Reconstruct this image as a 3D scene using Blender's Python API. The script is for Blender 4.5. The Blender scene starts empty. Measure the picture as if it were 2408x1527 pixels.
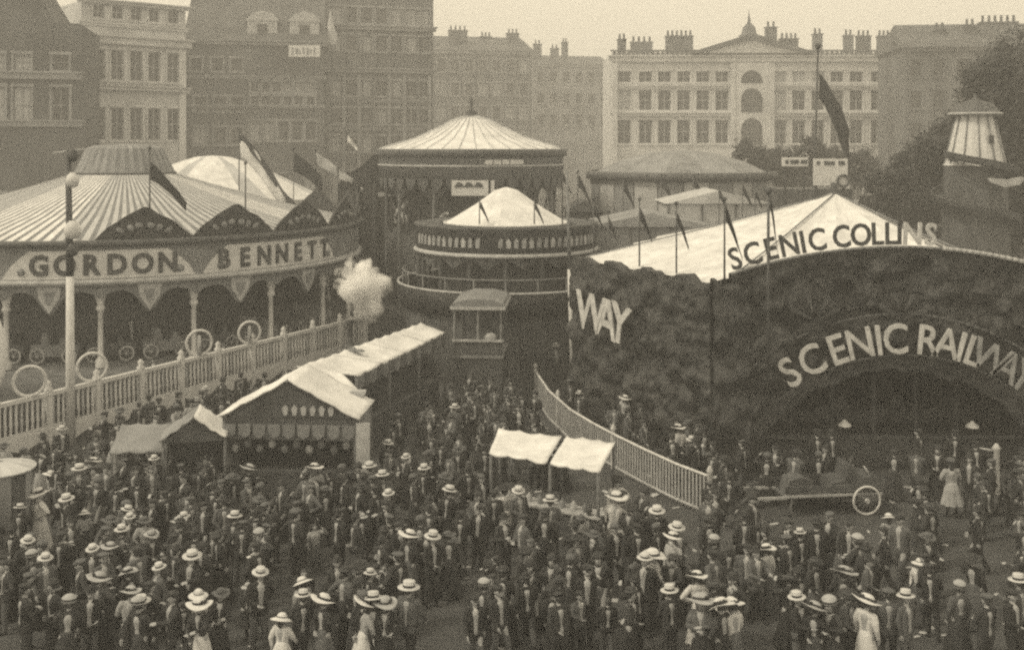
import bpy, bmesh, math, random
from mathutils import Vector, Matrix
R = math.radians
rnd = random.Random(11)
scene = bpy.context.scene
col = scene.collection

# ---------------------------------------------------------------- camera
CAM_H, FU, CX, HY = 10.5, 2468.0, 1203.5, 340.0      # eye height and the lens measured on the 2407-unit-wide picture
cam = bpy.data.objects.new('camera', bpy.data.cameras.new('camera'))
col.objects.link(cam)
cam.location = (0, 0, CAM_H); cam.rotation_euler = (R(90), 0, 0)
cam.data.sensor_width = 36.0; cam.data.lens = 36.0 * FU / 2407.0
cam.data.shift_y = -(763.5 - HY) / 2407.0
cam.data.clip_start = 0.5; cam.data.clip_end = 3000
scene.camera = cam

# ---------------------------------------------------------------- sky, sun, exposure
SUN_EL, SUN_AZ = 50.0, -110.0                       # hazy sun over the left shoulder of the camera
world = bpy.data.worlds.new('World'); scene.world = world; world.use_nodes = True
wn, wl = world.node_tree.nodes, world.node_tree.links
for n in list(wn): wn.remove(n)
wout = wn.new('ShaderNodeOutputWorld'); bg = wn.new('ShaderNodeBackground')
sky = wn.new('ShaderNodeTexSky'); sky.sky_type = 'NISHITA'; sky.sun_disc = False
sky.sun_elevation = R(SUN_EL); sky.sun_rotation = R(SUN_AZ); sky.dust_density = 6.0; sky.air_density = 2.0
bw = wn.new('ShaderNodeRGBToBW'); tint = wn.new('ShaderNodeMixRGB'); tint.blend_type = 'MULTIPLY'
tint.inputs[0].default_value = 1.0; tint.inputs[2].default_value = (1.0, .875, .645, 1)
ov = wn.new('ShaderNodeMixRGB'); ov.inputs[0].default_value = 0.9       # an even, overcast-bright haze over the clear sky
ov.inputs[2].default_value = (8.5, 7.42, 5.45, 1)
wl.new(sky.outputs[0], bw.inputs[0]); wl.new(bw.outputs[0], tint.inputs[1])
wl.new(tint.outputs[0], ov.inputs[1]); wl.new(ov.outputs[0], bg.inputs[0])
bg.inputs[1].default_value = 0.1
wl.new(bg.outputs[0], wout.inputs[0])
sd = bpy.data.lights.new('sun', 'SUN'); sd.energy = 1.5; sd.angle = R(12); sd.color = (1.0, .88, .66)
sun = bpy.data.objects.new('sun', sd); col.objects.link(sun)
dirv = Vector((math.sin(R(SUN_AZ)) * math.cos(R(SUN_EL)), math.cos(R(SUN_AZ)) * math.cos(R(SUN_EL)), math.sin(R(SUN_EL))))
sun.rotation_euler = dirv.to_track_quat('Z', 'Y').to_euler(); sun.location = (-40, -60, 80)
vs = scene.view_settings
vs.view_transform = 'Standard'; vs.look = 'None'; vs.exposure = 0.36; vs.gamma = 1.0; vs.use_curve_mapping = False
scene.cycles.filter_width = 2.4
scene.cycles.max_bounces = 16; scene.cycles.diffuse_bounces = 3; scene.cycles.glossy_bounces = 2; scene.cycles.volume_bounces = 14
scene.cycles.use_denoising = False
scene.cycles.use_adaptive_sampling = True; scene.cycles.adaptive_threshold = .045; scene.cycles.adaptive_min_samples = 40   # leaves a film-like grain

# ---------------------------------------------------------------- helpers
def P(x, y, Y):      # the point at depth Y seen at (x, y)
    return Vector(((x - CX) * Y / FU, Y, CAM_H - (y - HY) * Y / FU))
def G(x, y, z=0.0):  # the point at height z seen at (x, y)
    return P(x, y, (CAM_H - z) * FU / (y - HY))

_mats = {}
def mat(name, v, rough=.85, var=.25, scale=3.0, bump=0.0, bscale=30.0, spec=.25, stretch=None):
    if name in _mats: return _mats[name]
    t = max(0, 1 - v / .75)
    tc = (1.0, 1 + .045 * t, 1 + .11 * t)
    m = bpy.data.materials.new(name); m.use_nodes = True
    nt = m.node_tree; b = nt.nodes['Principled BSDF']
    b.inputs['Roughness'].default_value = rough; b.inputs['Specular IOR Level'].default_value = spec
    co = nt.nodes.new('ShaderNodeTexCoord'); mp = nt.nodes.new('ShaderNodeMapping')
    if stretch: mp.inputs['Scale'].default_value = stretch
    nt.links.new(co.outputs['Object'], mp.inputs[0])
    oi = nt.nodes.new('ShaderNodeObjectInfo'); addv = nt.nodes.new('ShaderNodeVectorMath'); addv.operation = 'ADD'
    mul = nt.nodes.new('ShaderNodeVectorMath'); mul.operation = 'SCALE'; mul.inputs[0].default_value = (37, 91, 53)
    nt.links.new(oi.outputs['Random'], mul.inputs['Scale'])
    nt.links.new(mp.outputs[0], addv.inputs[0]); nt.links.new(mul.outputs[0], addv.inputs[1])
    nz = nt.nodes.new('ShaderNodeTexNoise'); nz.inputs['Scale'].default_value = scale; nz.inputs['Detail'].default_value = 6; nz.inputs['Roughness'].default_value = .65
    nt.links.new(addv.outputs[0], nz.inputs['Vector'])
    rp = nt.nodes.new('ShaderNodeValToRGB')
    lo, hi = v * (1 - var), v * (1 + var)
    rp.color_ramp.elements[0].position = .3; rp.color_ramp.elements[1].position = .7
    rp.color_ramp.elements[0].color = (lo * tc[0], lo * tc[1], lo * tc[2], 1)
    rp.color_ramp.elements[1].color = (min(hi, .9) * tc[0], min(hi, .9) * tc[1], min(hi, .9) * tc[2], 1)
    nt.links.new(nz.outputs['Fac'], rp.inputs[0]); nt.links.new(rp.outputs[0], b.inputs['Base Color'])
    if bump:
        n2 = nt.nodes.new('ShaderNodeTexNoise'); n2.inputs['Scale'].default_value = bscale; n2.inputs['Detail'].default_value = 5
        nt.links.new(addv.outputs[0], n2.inputs['Vector'])
        bp = nt.nodes.new('ShaderNodeBump'); bp.inputs['Strength'].default_value = bump; bp.inputs['Distance'].default_value = .05
        nt.links.new(n2.outputs['Fac'], bp.inputs['Height']); nt.links.new(bp.outputs[0], b.inputs['Normal'])
    _mats[name] = m
    return m

M = dict(
    earth=mat('trodden_earth', .065, .95, .35, .6, .5, 9),
    white_canvas=mat('white_canvas', .68, .9, .22, 1.1, .5, 2.2),
    off_canvas=mat('weathered_canvas', .45, .9, .2, .9, .35, 3),
    stripe=mat('dark_canvas_stripe', .19, .9, .2, 1.2, .2, 4),
    grey_canvas=mat('grey_canvas', .25, .9, .25, .8, .4, 3),
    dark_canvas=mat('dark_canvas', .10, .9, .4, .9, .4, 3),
    white_paint=mat('white_paint', .62, .6, .14, 2.5),
    pale_paint=mat('pale_paint', .42, .6, .25, 2.5),
    mid_paint=mat('mid_paint', .20, .6, .35, 2.0),
    dark_paint=mat('dark_paint', .085, .55, .45, 1.6, .3, 8),
    black_paint=mat('black_paint', .055, .5, .4, 1.6),
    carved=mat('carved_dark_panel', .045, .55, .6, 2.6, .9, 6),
    gilt=mat('worn_gilding', .30, .5, .4, 4),
    wood=mat('weathered_wood', .14, .85, .4, 1.2, .3, 20, stretch=(1, 1, 9)),
    letter_dark=mat('dark_lettering', .07, .6, .3, 4),
    letter_light=mat('light_lettering', .55, .5, .3, 3),
    pale_stone=mat('sooty_pale_stone', .50, .9, .28, .35, .3, 4),
    light_stone=mat('light_stone', .60, .9, .22, .25, .3, 4),
    mid_stone=mat('sooty_stone', .13, .9, .5, .22, .3, 4, stretch=(1, 1, .35)),
    dark_stone=mat('black_sooty_stone', .09, .9, .45, .3, .3, 4),
    soot_trim=mat('sooty_trim', .27, .9, .35, .4, .3, 4), grey_stone=mat('grey_stone', .26, .9, .4, .25, .3, 4), flag=mat('dark_bunting', .04, .9, .3, 3, .3, 6),
    slate=mat('slate', .09, .7, .35, .6, .3, 8),
    glass=mat('window_glass', .035, .25, .4, .4, spec=.5),
    sash=mat('sash_paint', .30, .6, .2, 2),
    curtain=mat('pale_blind', .42, .9, .2, 2),
    skin=mat('skin', .36, .6, .1, 8), hair=mat('hair', .05, .7, .4, 12),
    shoe=mat('shoe_leather', .03, .4, .3, 8), collar=mat('white_collar', .6, .8, .1, 6),
    iron=mat('iron', .06, .5, .3, 4),
    bark=mat('bark', .06, .95, .4, 3, .5, 12), leaf=mat('leaf', .045, .7, .5, .7),
)

class MB:
    """collects faces for one mesh"""
    def __init__(s): s.v = []; s.f = []; s.m = []; s.sm = []
    def add(s, vs_, fs, mi=0, smooth=False):
        o = len(s.v); s.v += [tuple(p) for p in vs_]
        for f in fs: s.f.append(tuple(i + o for i in f)); s.m.append(mi); s.sm.append(smooth)
        return s
    def box(s, x0, x1, y0, y1, z0, z1, mi=0, mtx=None):
        vs_ = [Vector((x, y, z)) for z in (z0, z1) for y in (y0, y1) for x in (x0, x1)]
        if mtx is not None: vs_ = [mtx @ p for p in vs_]
        return s.add(vs_, [(0, 2, 3, 1), (4, 5, 7, 6), (0, 1, 5, 4), (2, 6, 7, 3), (0, 4, 6, 2), (1, 3, 7, 5)], mi)
    def tube(s, a, b, r0, r1=None, n=10, mi=0, caps=True):
        a, b = Vector(a), Vector(b); r1 = r0 if r1 is None else r1
        d = (b - a).normalized(); u = d.orthogonal().normalized(); w = d.cross(u)
        vs_ = []
        for c, r in ((a, r0), (b, r1)):
            for k in range(n):
                t = 2 * math.pi * k / n; vs_.append(c + (u * math.cos(t) + w * math.sin(t)) * r)
        s.add(vs_, [(k, (k + 1) % n, n + (k + 1) % n, n + k) for k in range(n)], mi, True)
        if caps: s.add(vs_, [tuple(reversed(range(n))), tuple(range(n, 2 * n))], mi)
        return s
    def path(s, pts, r, n=6, mi=0):
        for a, b in zip(pts[:-1], pts[1:]): s.tube(a, b, r, r, n, mi)
        return s
    def lathe(s, prof, n=16, mi=0, c=(0, 0, 0), smooth=True, a0=0, a1=2 * math.pi, cap=False):
        full = abs(a1 - a0 - 2 * math.pi) < 1e-6; cnt = n if full else n + 1
        vs_ = []
        for r, z in prof:
            for k in range(cnt):
                t = a0 + (a1 - a0) * k / n; vs_.append((c[0] + r * math.cos(t), c[1] + r * math.sin(t), c[2] + z))
        fs = []
        for j in range(len(prof) - 1):
            for k in range(n):
                k2 = (k + 1) % cnt; fs.append((j * cnt + k, j * cnt + k2, (j + 1) * cnt + k2, (j + 1) * cnt + k))
        s.add(vs_, fs, mi, smooth)
        if cap and full:
            s.add(vs_[:cnt], [tuple(reversed(range(cnt)))], mi); s.add(vs_[-cnt:], [tuple(range(cnt))], mi)
        return s
    def ball(s, c, r, mi=0, n=8, sz=None):
        sz = sz or (1, 1, 1); vs_ = []; m_ = n // 2 + 1
        for j in range(m_ + 1):
            ph = math.pi * j / m_
            for k in range(n):
                t = 2 * math.pi * k / n
                vs_.append((c[0] + r * sz[0] * math.sin(ph) * math.cos(t), c[1] + r * sz[1] * math.sin(ph) * math.sin(t), c[2] - r * sz[2] * math.cos(ph)))
        return s.add(vs_, [(j * n + k, j * n + (k + 1) % n, (j + 1) * n + (k + 1) % n, (j + 1) * n + k) for j in range(m_) for k in range(n)], mi, True)
    def prism(s, poly, y0, y1, mi=0, mtx=None):
        """poly in x,z, counter-clockwise seen from -y"""
        n = len(poly); vs_ = [Vector((x, y0, z)) for x, z in poly] + [Vector((x, y1, z)) for x, z in poly]
        if mtx is not None: vs_ = [mtx @ p for p in vs_]
        return s.add(vs_, [tuple(range(n)), tuple(reversed(range(n, 2 * n)))] + [(i, n + i, n + (i + 1) % n, (i + 1) % n) for i in range(n)], mi)
    def torus(s, c, R0, r, axis='y', n=24, k=6, mi=0):
        vs_ = []
        for i in range(n):
            t = 2 * math.pi * i / n
            for j in range(k):
                q = 2 * math.pi * j / k; rr = R0 + r * math.cos(q); h = r * math.sin(q)
                p = (rr * math.cos(t), h, rr * math.sin(t)) if axis == 'y' else (h, rr * math.cos(t), rr * math.sin(t)) if axis == 'x' else (rr * math.cos(t), rr * math.sin(t), h)
                vs_.append((c[0] + p[0], c[1] + p[1], c[2] + p[2]))
        return s.add(vs_, [(i * k + j, ((i + 1) % n) * k + j, ((i + 1) % n) * k + (j + 1) % k, i * k + (j + 1) % k) for i in range(n) for j in range(k)], mi, True)
    def mesh(s, name, mats):
        me = bpy.data.meshes.new(name); me.from_pydata(s.v, [], s.f)
        for m in (mats if isinstance(mats, (list, tuple)) else [mats]): me.materials.append(m)
        me.polygons.foreach_set('material_index', s.m); me.polygons.foreach_set('use_smooth', s.sm)
        bm = bmesh.new(); bm.from_mesh(me); bmesh.ops.remove_doubles(bm, verts=bm.verts, dist=1e-5); bmesh.ops.recalc_face_normals(bm, faces=bm.faces); bm.to_mesh(me); bm.free()
        return me
    def build(s, name, mats, parent=None, loc=None, rz=0):
        return link(name, s.mesh(name, mats), parent, loc, rz)

def link(name, me, parent=None, loc=None, rz=0):
    o = bpy.data.objects.new(name, me); col.objects.link(o)
    if parent is not None: o.parent = parent
    if loc is not None: o.location = loc
    if rz: o.rotation_euler = (0, 0, rz)
    return o
def thing(name, label, cat, loc=(0, 0, 0), rz=0, group=None):
    return tag(link(name, None, None, loc, rz), label, cat, group)
def tag(o, label, cat, group=None):
    o['label'] = label; o['category'] = cat
    if group: o['group'] = group
    return o
def struct(o): o['kind'] = 'structure'; return o

_glyph = {}
def glyph(ch, m, size, off=.02, ext=.03, shear=0.0):
    """one raised letter, centred on its width, standing on its base line, facing -y"""
    key = (ch, m.name, round(size, 3), off)
    if key in _glyph: return _glyph[key]
    cu = bpy.data.curves.new('letter', 'FONT'); cu.body = ch; cu.size = size; cu.offset = off; cu.extrude = ext; cu.align_x = 'CENTER'; cu.shear = shear
    cu.resolution_u = 3
    o = bpy.data.objects.new('letter', cu); col.objects.link(o)
    me = bpy.data.meshes.new_from_object(o.evaluated_get(bpy.context.evaluated_depsgraph_get()))
    bpy.data.objects.remove(o); bpy.data.curves.remove(cu)
    me.transform(Matrix.Rotation(R(90), 4, 'X')); me.materials.clear(); me.materials.append(m); me.name = 'letter'
    _glyph[key] = me
    return me

# ---------------------------------------------------------------- ground
gm = MB(); gm.add([(-700, -60, 0), (700, -60, 0), (700, 1300, 0), (-700, 1300, 0)], [(0, 1, 2, 3)])
struct(gm.build('ground', M['earth']))

# ---------------------------------------------------------------- buildings
def wall_openings(w, h, rects, reveal=.3, mi=0):
    mb = MB()
    xs = sorted({0, w, *[r[0] for r in rects], *[r[1] for r in rects]}); zs = sorted({0, h, *[r[2] for r in rects], *[r[3] for r in rects]})
    for i in range(len(xs) - 1):
        for j in range(len(zs) - 1):
            cx, cz = (xs[i] + xs[i + 1]) / 2, (zs[j] + zs[j + 1]) / 2
            if any(r[0] < cx < r[1] and r[2] < cz < r[3] for r in rects): continue
            mb.add([(xs[i], 0, zs[j]), (xs[i + 1], 0, zs[j]), (xs[i + 1], 0, zs[j + 1]), (xs[i], 0, zs[j + 1])], [(0, 1, 2, 3)], mi)
    for x0, x1, z0, z1 in rects:
        a = [(x0, 0, z0), (x1, 0, z0), (x1, 0, z1), (x0, 0, z1)]; b = [(x, reveal, z) for x, _, z in a]
        mb.add(a + b, [(i, (i + 1) % 4, 4 + (i + 1) % 4, 4 + i) for i in range(4)], mi)
    return mb
_win = {}
def window(parent, x0, x1, z0, z1, pane=None, frame=None, surround=True, y=.0, bars=True):
    w, h = round(x1 - x0, 2), round(z1 - z0, 2); pane = pane or M['glass']; frame = frame or M['sash']
    k = (w, h, frame.name, surround, bars)
    if k not in _win:
        f = MB(); t = .09
        f.box(-w/2, -w/2 + t, .2, .32, 0, h).box(w/2 - t, w/2, .2, .32, 0, h).box(-w/2 + t, w/2 - t, .2, .32, 0, t).box(-w/2 + t, w/2 - t, .2, .32, h - t, h)
        if bars: f.box(-.03, .03, .22, .3, t, h - t).box(-w/2 + t, -.03, .22, .3, h * .5 - .03, h * .5 + .03).box(.03, w/2 - t, .22, .3, h * .5 - .03, h * .5 + .03)
        s = None
        if surround:
            s = MB(); s.box(-w/2 - .22, w/2 + .22, -.14, .1, -.24, -.003)
            s.box(-w/2 - .2, -w/2 - .003, -.06, .1, 0, h + .003).box(w/2 + .003, w/2 + .2, -.06, .1, 0, h + .003).box(-w/2 - .25, w/2 + .25, -.12, .1, h + .006, h + .3)
            s = s.mesh('surround', frame)
        p = MB(); p.add([(-w/2 + .05, .29, .05), (w/2 - .05, .29, .05), (w/2 - .05, .29, h - .05), (-w/2 + .05, .29, h - .05)], [(0, 1, 2, 3)])
        _win[k] = (f.mesh('window', frame), p, s, {})
    fm, p, s, pm = _win[k]
    if pane.name not in pm: pm[pane.name] = p.mesh('pane', pane)
    o = link('window', fm, parent, ((x0 + x1) / 2, y, z0)); link('pane', pm[pane.name], o)
    if s is not None: link('surround', s, o)
def building(name, label, A, B, h, depth, rows, m, frame=None, roof=None, surround=True, group=None, cornices=(), chimneys=(), blinds=.0, bars=True, lite=None):
    """front wall from A to B; rows = (z0, z1, width, [centres as share of the front])"""
    A, B = Vector(A), Vector(B); w = (B - A).length; ang = math.atan2(B.y - A.y, B.x - A.x)
    t = thing(name, label, 'building', (A.x, A.y, 0), ang, group)
    rects = []
    for z0, z1, ww, cs in rows: rects += [(c * w - ww / 2, c * w + ww / 2, z0, z1) for c in cs]
    wall_openings(w, h, rects).build('front_wall', m, t)
    o = MB(); o.box(0, w, .42, depth, 0, h); o.box(-.02, 0, 0, depth, 0, h); o.box(w, w + .02, 0, depth, 0, h); o.build('side_walls', m, t)
    for r in rects: window(t, *r, pane=M['curtain'] if rnd.random() < blinds else (lite if lite and rnd.random() < .35 else M['glass']), frame=frame, surround=surround, bars=bars)
    for z0, z1, out in cornices:
        c = MB(); c.box(-out, w + out, -out, .0 - .003, z0, z1); c.box(-out * 1.5, w + out * 1.5, -out * 1.6, -.004, z1 + .003, z1 + .16); c.build('cornice', frame or m, t)
    if roof: roof(t, w, depth, h)
    for cx, cy, cw, ch, n in chimneys:
        c = MB(); c.box(cx - cw / 2, cx + cw / 2, cy - .5, cy + .5, h - .2, h + ch); c.box(cx - cw / 2 - .1, cx + cw / 2 + .1, cy - .6, cy + .6, h + ch + .003, h + ch + .2)
        st = c.build('chimney', M['mid_stone'], t)
        for k in range(n):
            q = MB(); q.lathe([(.19, 0), (.15, .75), (.19, .8), (.12, .82)], 8); q.build('chimney_pot', M['mid_stone'], st, (cx - cw / 2 + cw * (k + .5) / n, cy, h + ch + .2))
    return t
def slate_roof(rise, m='slate', over=.4):
    def f(t, w, d, h):
        r = MB(); r.add([(-over, -over, h + .01), (w + over, -over, h + .01), (w + over, d + over, h + .01), (-over, d + over, h + .01), (over, d / 2, h + rise), (w - over, d / 2, h + rise)],
                        [(0, 1, 5, 4), (2, 3, 4, 5), (1, 2, 5), (3, 0, 4), (3, 2, 1, 0)]); r.build('roof', M[m], t)
    return f

def XY(x, Y): return ((x - CX) * Y / FU, Y)
def ZZ(y, Y): return CAM_H - (y - HY) * Y / FU
five = [.155, .33, .51, .685, .875]

b = building('tenement', 'tall pale five-bay stone building rising behind the striped ride', XY(192, 110), XY(436, 117.5), ZZ(8, 112), 14,
         [(ZZ(47, 113), ZZ(16, 113), 1.15, five), (ZZ(190, 113), ZZ(119, 113), 1.35, five), (ZZ(330, 113), ZZ(253, 113), 1.35, five), (3, 7, 1.35, five)],
         M['pale_stone'], M['pale_stone'], cornices=[(ZZ(106, 113), ZZ(90, 113), .55), (ZZ(14, 113), ZZ(8, 113), .5), (ZZ(216, 113), ZZ(205, 113), .35), (ZZ(66, 113), ZZ(60, 113), .2)], blinds=.0)
w_ = (Vector(XY(436, 117.5)) - Vector(XY(192, 110))).length
for k in range(5):
    q = MB(); x = five[k] * w_; q.box(x - 1.0, x + 1.0, -.75, -.36, ZZ(216, 113) + .17, ZZ(216, 113) + .3)
    for j in range(7): q.tube((x - .92 + j * .307, -.6, ZZ(216, 113) + .3), (x - .92 + j * .307, -.6, ZZ(216, 113) + .95), .04, .04, 5)
    q.box(x - 1.0, x + 1.0, -.66, -.54, ZZ(216, 113) + .95, ZZ(216, 113) + 1.05); q.build('balconette', M['pale_stone'], b)
for x in (.25, w_ - .55):
    q = MB(); q.box(x - .25, x + .55, -.18, -.003, 0, ZZ(106, 113) - .01); q.build('corner_pilaster', M['light_stone'], b)

building('gabled_house', 'dark sooty house with stepped roof at far left edge', XY(-60, 95), XY(186, 97), ZZ(120, 96), 12,
         [(ZZ(290, 96), ZZ(205, 96), 1.5, [.2, .45, .82]), (ZZ(165, 96), ZZ(128, 96), 1.4, [.2, .45, .82]), (3, 6, 1.5, [.2, .45, .82])], M['dark_stone'], M['soot_trim'],
         cornices=[(ZZ(186, 96), ZZ(172, 96), .3), (ZZ(298, 96), ZZ(286, 96), .25)], blinds=.2,
         roof=lambda t, w, d, h: (MB().prism([(0, h + .005), (w, h + .005), (w, ZZ(52, 96)), (w - 2.1, ZZ(52, 96)), (w - 4.6, ZZ(-60, 96)), (0, ZZ(-60, 96))], .3, d).build('roof', M['dark_stone'], t)))
building('office_block', 'grey building with sign board and twin dormers behind the flags', XY(438, 124), XY(762, 127), ZZ(100, 125), 14,
         [(ZZ(168, 125), ZZ(138, 125), 1.3, [.07, .22, .36]), (ZZ(262, 125), ZZ(228, 125), 1.4, [.1, .24, .36]), (ZZ(340, 125), ZZ(300, 125), 1.4, [.1, .24, .36]),
          (ZZ(216, 125), ZZ(192, 125), .95, [.49, .57, .65, .73, .81, .9]), (ZZ(246, 125), ZZ(226, 125), .95, [.49, .57, .65, .73, .81, .9]), (ZZ(330, 125), ZZ(285, 125), 1.2, [.49, .6, .7, .8, .9]), (3, 7, 1.3, [.1, .3, .5, .7, .9])],
         M['mid_stone'], M['soot_trim'], surround=True, cornices=[(ZZ(106, 125), ZZ(98, 125), .4), (ZZ(186, 125), ZZ(181, 125), .2), (ZZ(254, 125), ZZ(250, 125), .2)], blinds=.3,
         roof=slate_roof(9), chimneys=[(2.5, 5, 3, 6.5, 4)])
ob = bpy.data.objects['office_block']
for x in (610, 708):
    a = (x - 438) / 19.74; z = ZZ(92, 125); d = MB()
    d.box(a - 1.75, a + 1.75, .6, 5, z, z + 2.3); d.prism([(a - 2.0, z + 2.303), (a + 2.0, z + 2.303), (a + 1.2, z + 3.2), (a, z + 3.6), (a - 1.2, z + 3.2)], .5, 5.2)
    dd = d.build('dormer', M['pale_paint'], ob)
    p = MB(); p.box(a - .6, a + .6, .5, .597, z + .5, z + 1.9); p.build('pane', M['glass'], dd)
p = MB(); p.lathe([(.75, 0), (.8, 1.2), (.45, 2.2), (.16, 3.4), (.05, 4.2)], 8); p.build('roof_finial', M['pale_paint'], ob, ((770 - 438) / 19.74, 2, ZZ(98, 125)))
sg = thing('sign_board', 'white lettered sign board on the dark roofline of the grey building', 'sign', P(715, 134, 123), R(-2))
MB().box(-1.85, 1.85, 0, .15, 0, 1.36).build('board', M['white_paint'], sg)
for k in range(7): MB().box(-1.45 + k * .43, -1.45 + k * .43 + (.16, .3, .12)[k % 3], -.03, -.003, .25 + .1 * (k % 2), 1.1 - .12 * (k % 3)).build('dark_mark', M['mid_paint'], sg)
MB().box(-1.2, -1.05, .16, .3, -2.6, 1.2).box(1.05, 1.2, .16, .3, -2.6, 1.2).build('support_post', M['iron'], sg)

building('warehouse', 'tall dark block whose top leaves the picture above the centre left', XY(764, 138), XY(1016, 142), ZZ(-60, 140), 16,
         [(ZZ(y + 36, 140), ZZ(y, 140), 1.5, [.1, .24, .38, .52, .66, .8, .92]) for y in (20, 85, 190, 255, 320)] + [(3, 7, 1.5, [.1, .3, .5, .7, .9])], M['mid_stone'], M['soot_trim'],
         cornices=[(ZZ(172, 140), ZZ(164, 140), .45), (ZZ(72, 140), ZZ(64, 140), .45), (ZZ(242, 140), ZZ(237, 140), .3), (ZZ(308, 140), ZZ(304, 140), .3)], blinds=.25)
wb = bpy.data.objects['warehouse']
for k in range(8):
    x = (.03, .17, .31, .45, .59, .73, .86, .97)[k] * (Vector(XY(1016, 142)) - Vector(XY(764, 138))).length
    MB().box(x - .22, x + .22, -.24, -.003, 0, ZZ(176, 140)).build('pilaster', M['soot_trim' if k % 3 else 'mid_stone'], wb)
    MB().tube((x + .5, -.1, 0), (x + .5, -.1, ZZ(-40, 140)), .06, .06, 6).build('drainpipe', M['dark_stone'], wb)
building('town_house', 'hazy grey town house with chimneys left of the grand building', XY(1018, 188), XY(1250, 192), ZZ(118, 190), 16,
         [(ZZ(y + 30, 190), ZZ(y, 190), 1.5, [.08, .22, .36, .5, .64, .78, .92]) for y in (140, 195, 250, 300)], M['mid_stone'], M['soot_trim'],
         cornices=[(ZZ(128, 190), ZZ(120, 190), .35)], roof=slate_roof(3.2), chimneys=[(5, 3, 3.4, 3.6, 4), (15.5, 4, 2.2, 3.4, 3), (11, 7, 2, 3.0, 3)], blinds=.35)
building('low_house', 'hazy low grey house wedged beside the grand columned building', XY(1252, 215), XY(1438, 219), ZZ(150, 217), 14,
         [(ZZ(y + 24, 217), ZZ(y, 217), 1.4, [.1, .26, .42, .58, .74, .9]) for y in (170, 220, 270)], M['grey_stone'], M['soot_trim'],
         cornices=[(ZZ(158, 217), ZZ(152, 217), .3)], roof=slate_roof(2.2), chimneys=[(1.8, 3, 1.6, 4.0, 2), (5.5, 3, 1.6, 3.2, 2), (8.0, 4, 1.2, 4.6, 2)])
# the grand building with the pediment
U = FU / 150.0
gx = lambda x: (x - 1440) / U
bays = [1467, 1517, 1562, 1607, 1652, 1697, 1833, 1878, 1923, 1968, 2013, 2063]
W_ = gx(2122)
gb = building('grand_hall', 'grand pale stone hall with pediment and many chimneys', XY(1440, 150), XY(2122, 150), ZZ(124, 150), 16,
         [(ZZ(194, 150), ZZ(168, 150), 1.9, [gx(x) / W_ for x in bays]), (ZZ(260, 150), ZZ(212, 150), 1.9, [gx(x) / W_ for x in bays]), (ZZ(338, 150), ZZ(282, 150), 1.9, [gx(x) / W_ for x in bays]), (2.5, 6.5, 1.9, [gx(x) / W_ for x in bays])],
         M['light_stone'], M['light_stone'], cornices=[(ZZ(146, 150), ZZ(134, 150), .5), (ZZ(208, 150), ZZ(203, 150), .25), (ZZ(274, 150), ZZ(267, 150), .3)],
         chimneys=[(gx(1470), 5, 1.2, 2.2, 2), (gx(1520), 6, 3.2, 1.9, 4), (gx(1612), 6, 4.0, 2.8, 6), (gx(1832), 5, 1.6, 4.0, 2), (gx(1880), 6, 2.6, 2.4, 4), (gx(1945), 5, 1.3, 3.0, 2), (gx(2020), 5, 1.3, 2.8, 2), (gx(2062), 6, 2.0, 2.8, 3), (gx(2106), 5, 1.8, 2.7, 3)], blinds=.25)
par = MB()
for k in range(60): par.box(k * W_ / 60 + .1, k * W_ / 60 + .38, -.25, -.05, ZZ(130, 150), ZZ(122, 150))
par.box(-.3, W_ + .3, -.35, .05, ZZ(122, 150) + .004, ZZ(118, 150)); pp = par.build('parapet', M['mid_stone'], gb); pp['kind'] = 'stuff'
ped = MB(); a, c, e = gx(1628), gx(1765), gx(1902); z0, z1 = ZZ(126, 150), ZZ(86, 150)
ped.prism([(a, z0), (e, z0), (c, z1)], -.9, 4); pd = ped.build('pediment', M['light_stone'], gb)
q = MB(); q.prism([(a - .4, z0 + .1), (a + .5, z0 - .1), (c, z1 - .55), (c, z1 + .35)], -1.3, 3); q.prism([(c + .003, z1 + .35), (c + .003, z1 - .55), (e - .5, z0 - .1), (e + .4, z0 + .1)], -1.3, 3); q.build('raking_cornice', M['mid_stone'], pd)
q = MB(); q.lathe([(1.5, -2.0), (1.5, .2), (1.1, .5), (.9, 1.4), (.3, 2.0), (.1, 3.2), (.02, 3.9)], 10); q.build('finial', M['mid_stone'], pd, (c, 1.2, z1))
ctr = MB(); ctr.box(gx(1720), gx(1812), -.5, -.02, 0, ZZ(148, 150)); cc = ctr.build('centre_bay', M['light_stone'], gb)
for k, (zz0, zz1) in enumerate(((ZZ(196, 150), ZZ(166, 150)), (ZZ(264, 150), ZZ(208, 150)), (ZZ(340, 150), ZZ(278, 150)))):
    q = MB(); hw = 1.5; pts = [(gx(1765) - hw, zz0), (gx(1765) + hw, zz0)] + [(gx(1765) + hw * math.cos(R(t)), zz1 - hw + hw * math.sin(R(t))) for t in range(0, 181, 20)]
    q.prism(pts, -.56, -.503); q.build('arched_window', M['glass'], cc)
for x in (1440, 1716, 1808, 2112):
    q = MB(); q.box(gx(x), gx(x) + .62, -.66, -.003, 0, ZZ(148, 150)); q.build('quoin', M['light_stone'], gb)

building('terrace', 'hazy terrace with a row of chimney stacks behind the dark tree', XY(2126, 128), XY(2470, 126), ZZ(112, 128), 14,
         [(ZZ(y + 40, 128), ZZ(y, 128), 1.3, [.08, .24, .4, .56, .72, .88]) for y in (140, 215, 290)], M['mid_stone'], M['mid_stone'], roof=slate_roof(3.5),
         cornices=[(ZZ(122, 128), ZZ(114, 128), .3)], chimneys=[(1.5, 4, 4.0, .8, 4), (5.2, 4, 1.3, 2.4, 2), (8.8, 4, 1.3, 2.8, 2), (12.2, 4, 4.4, 3.2, 6)])

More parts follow.
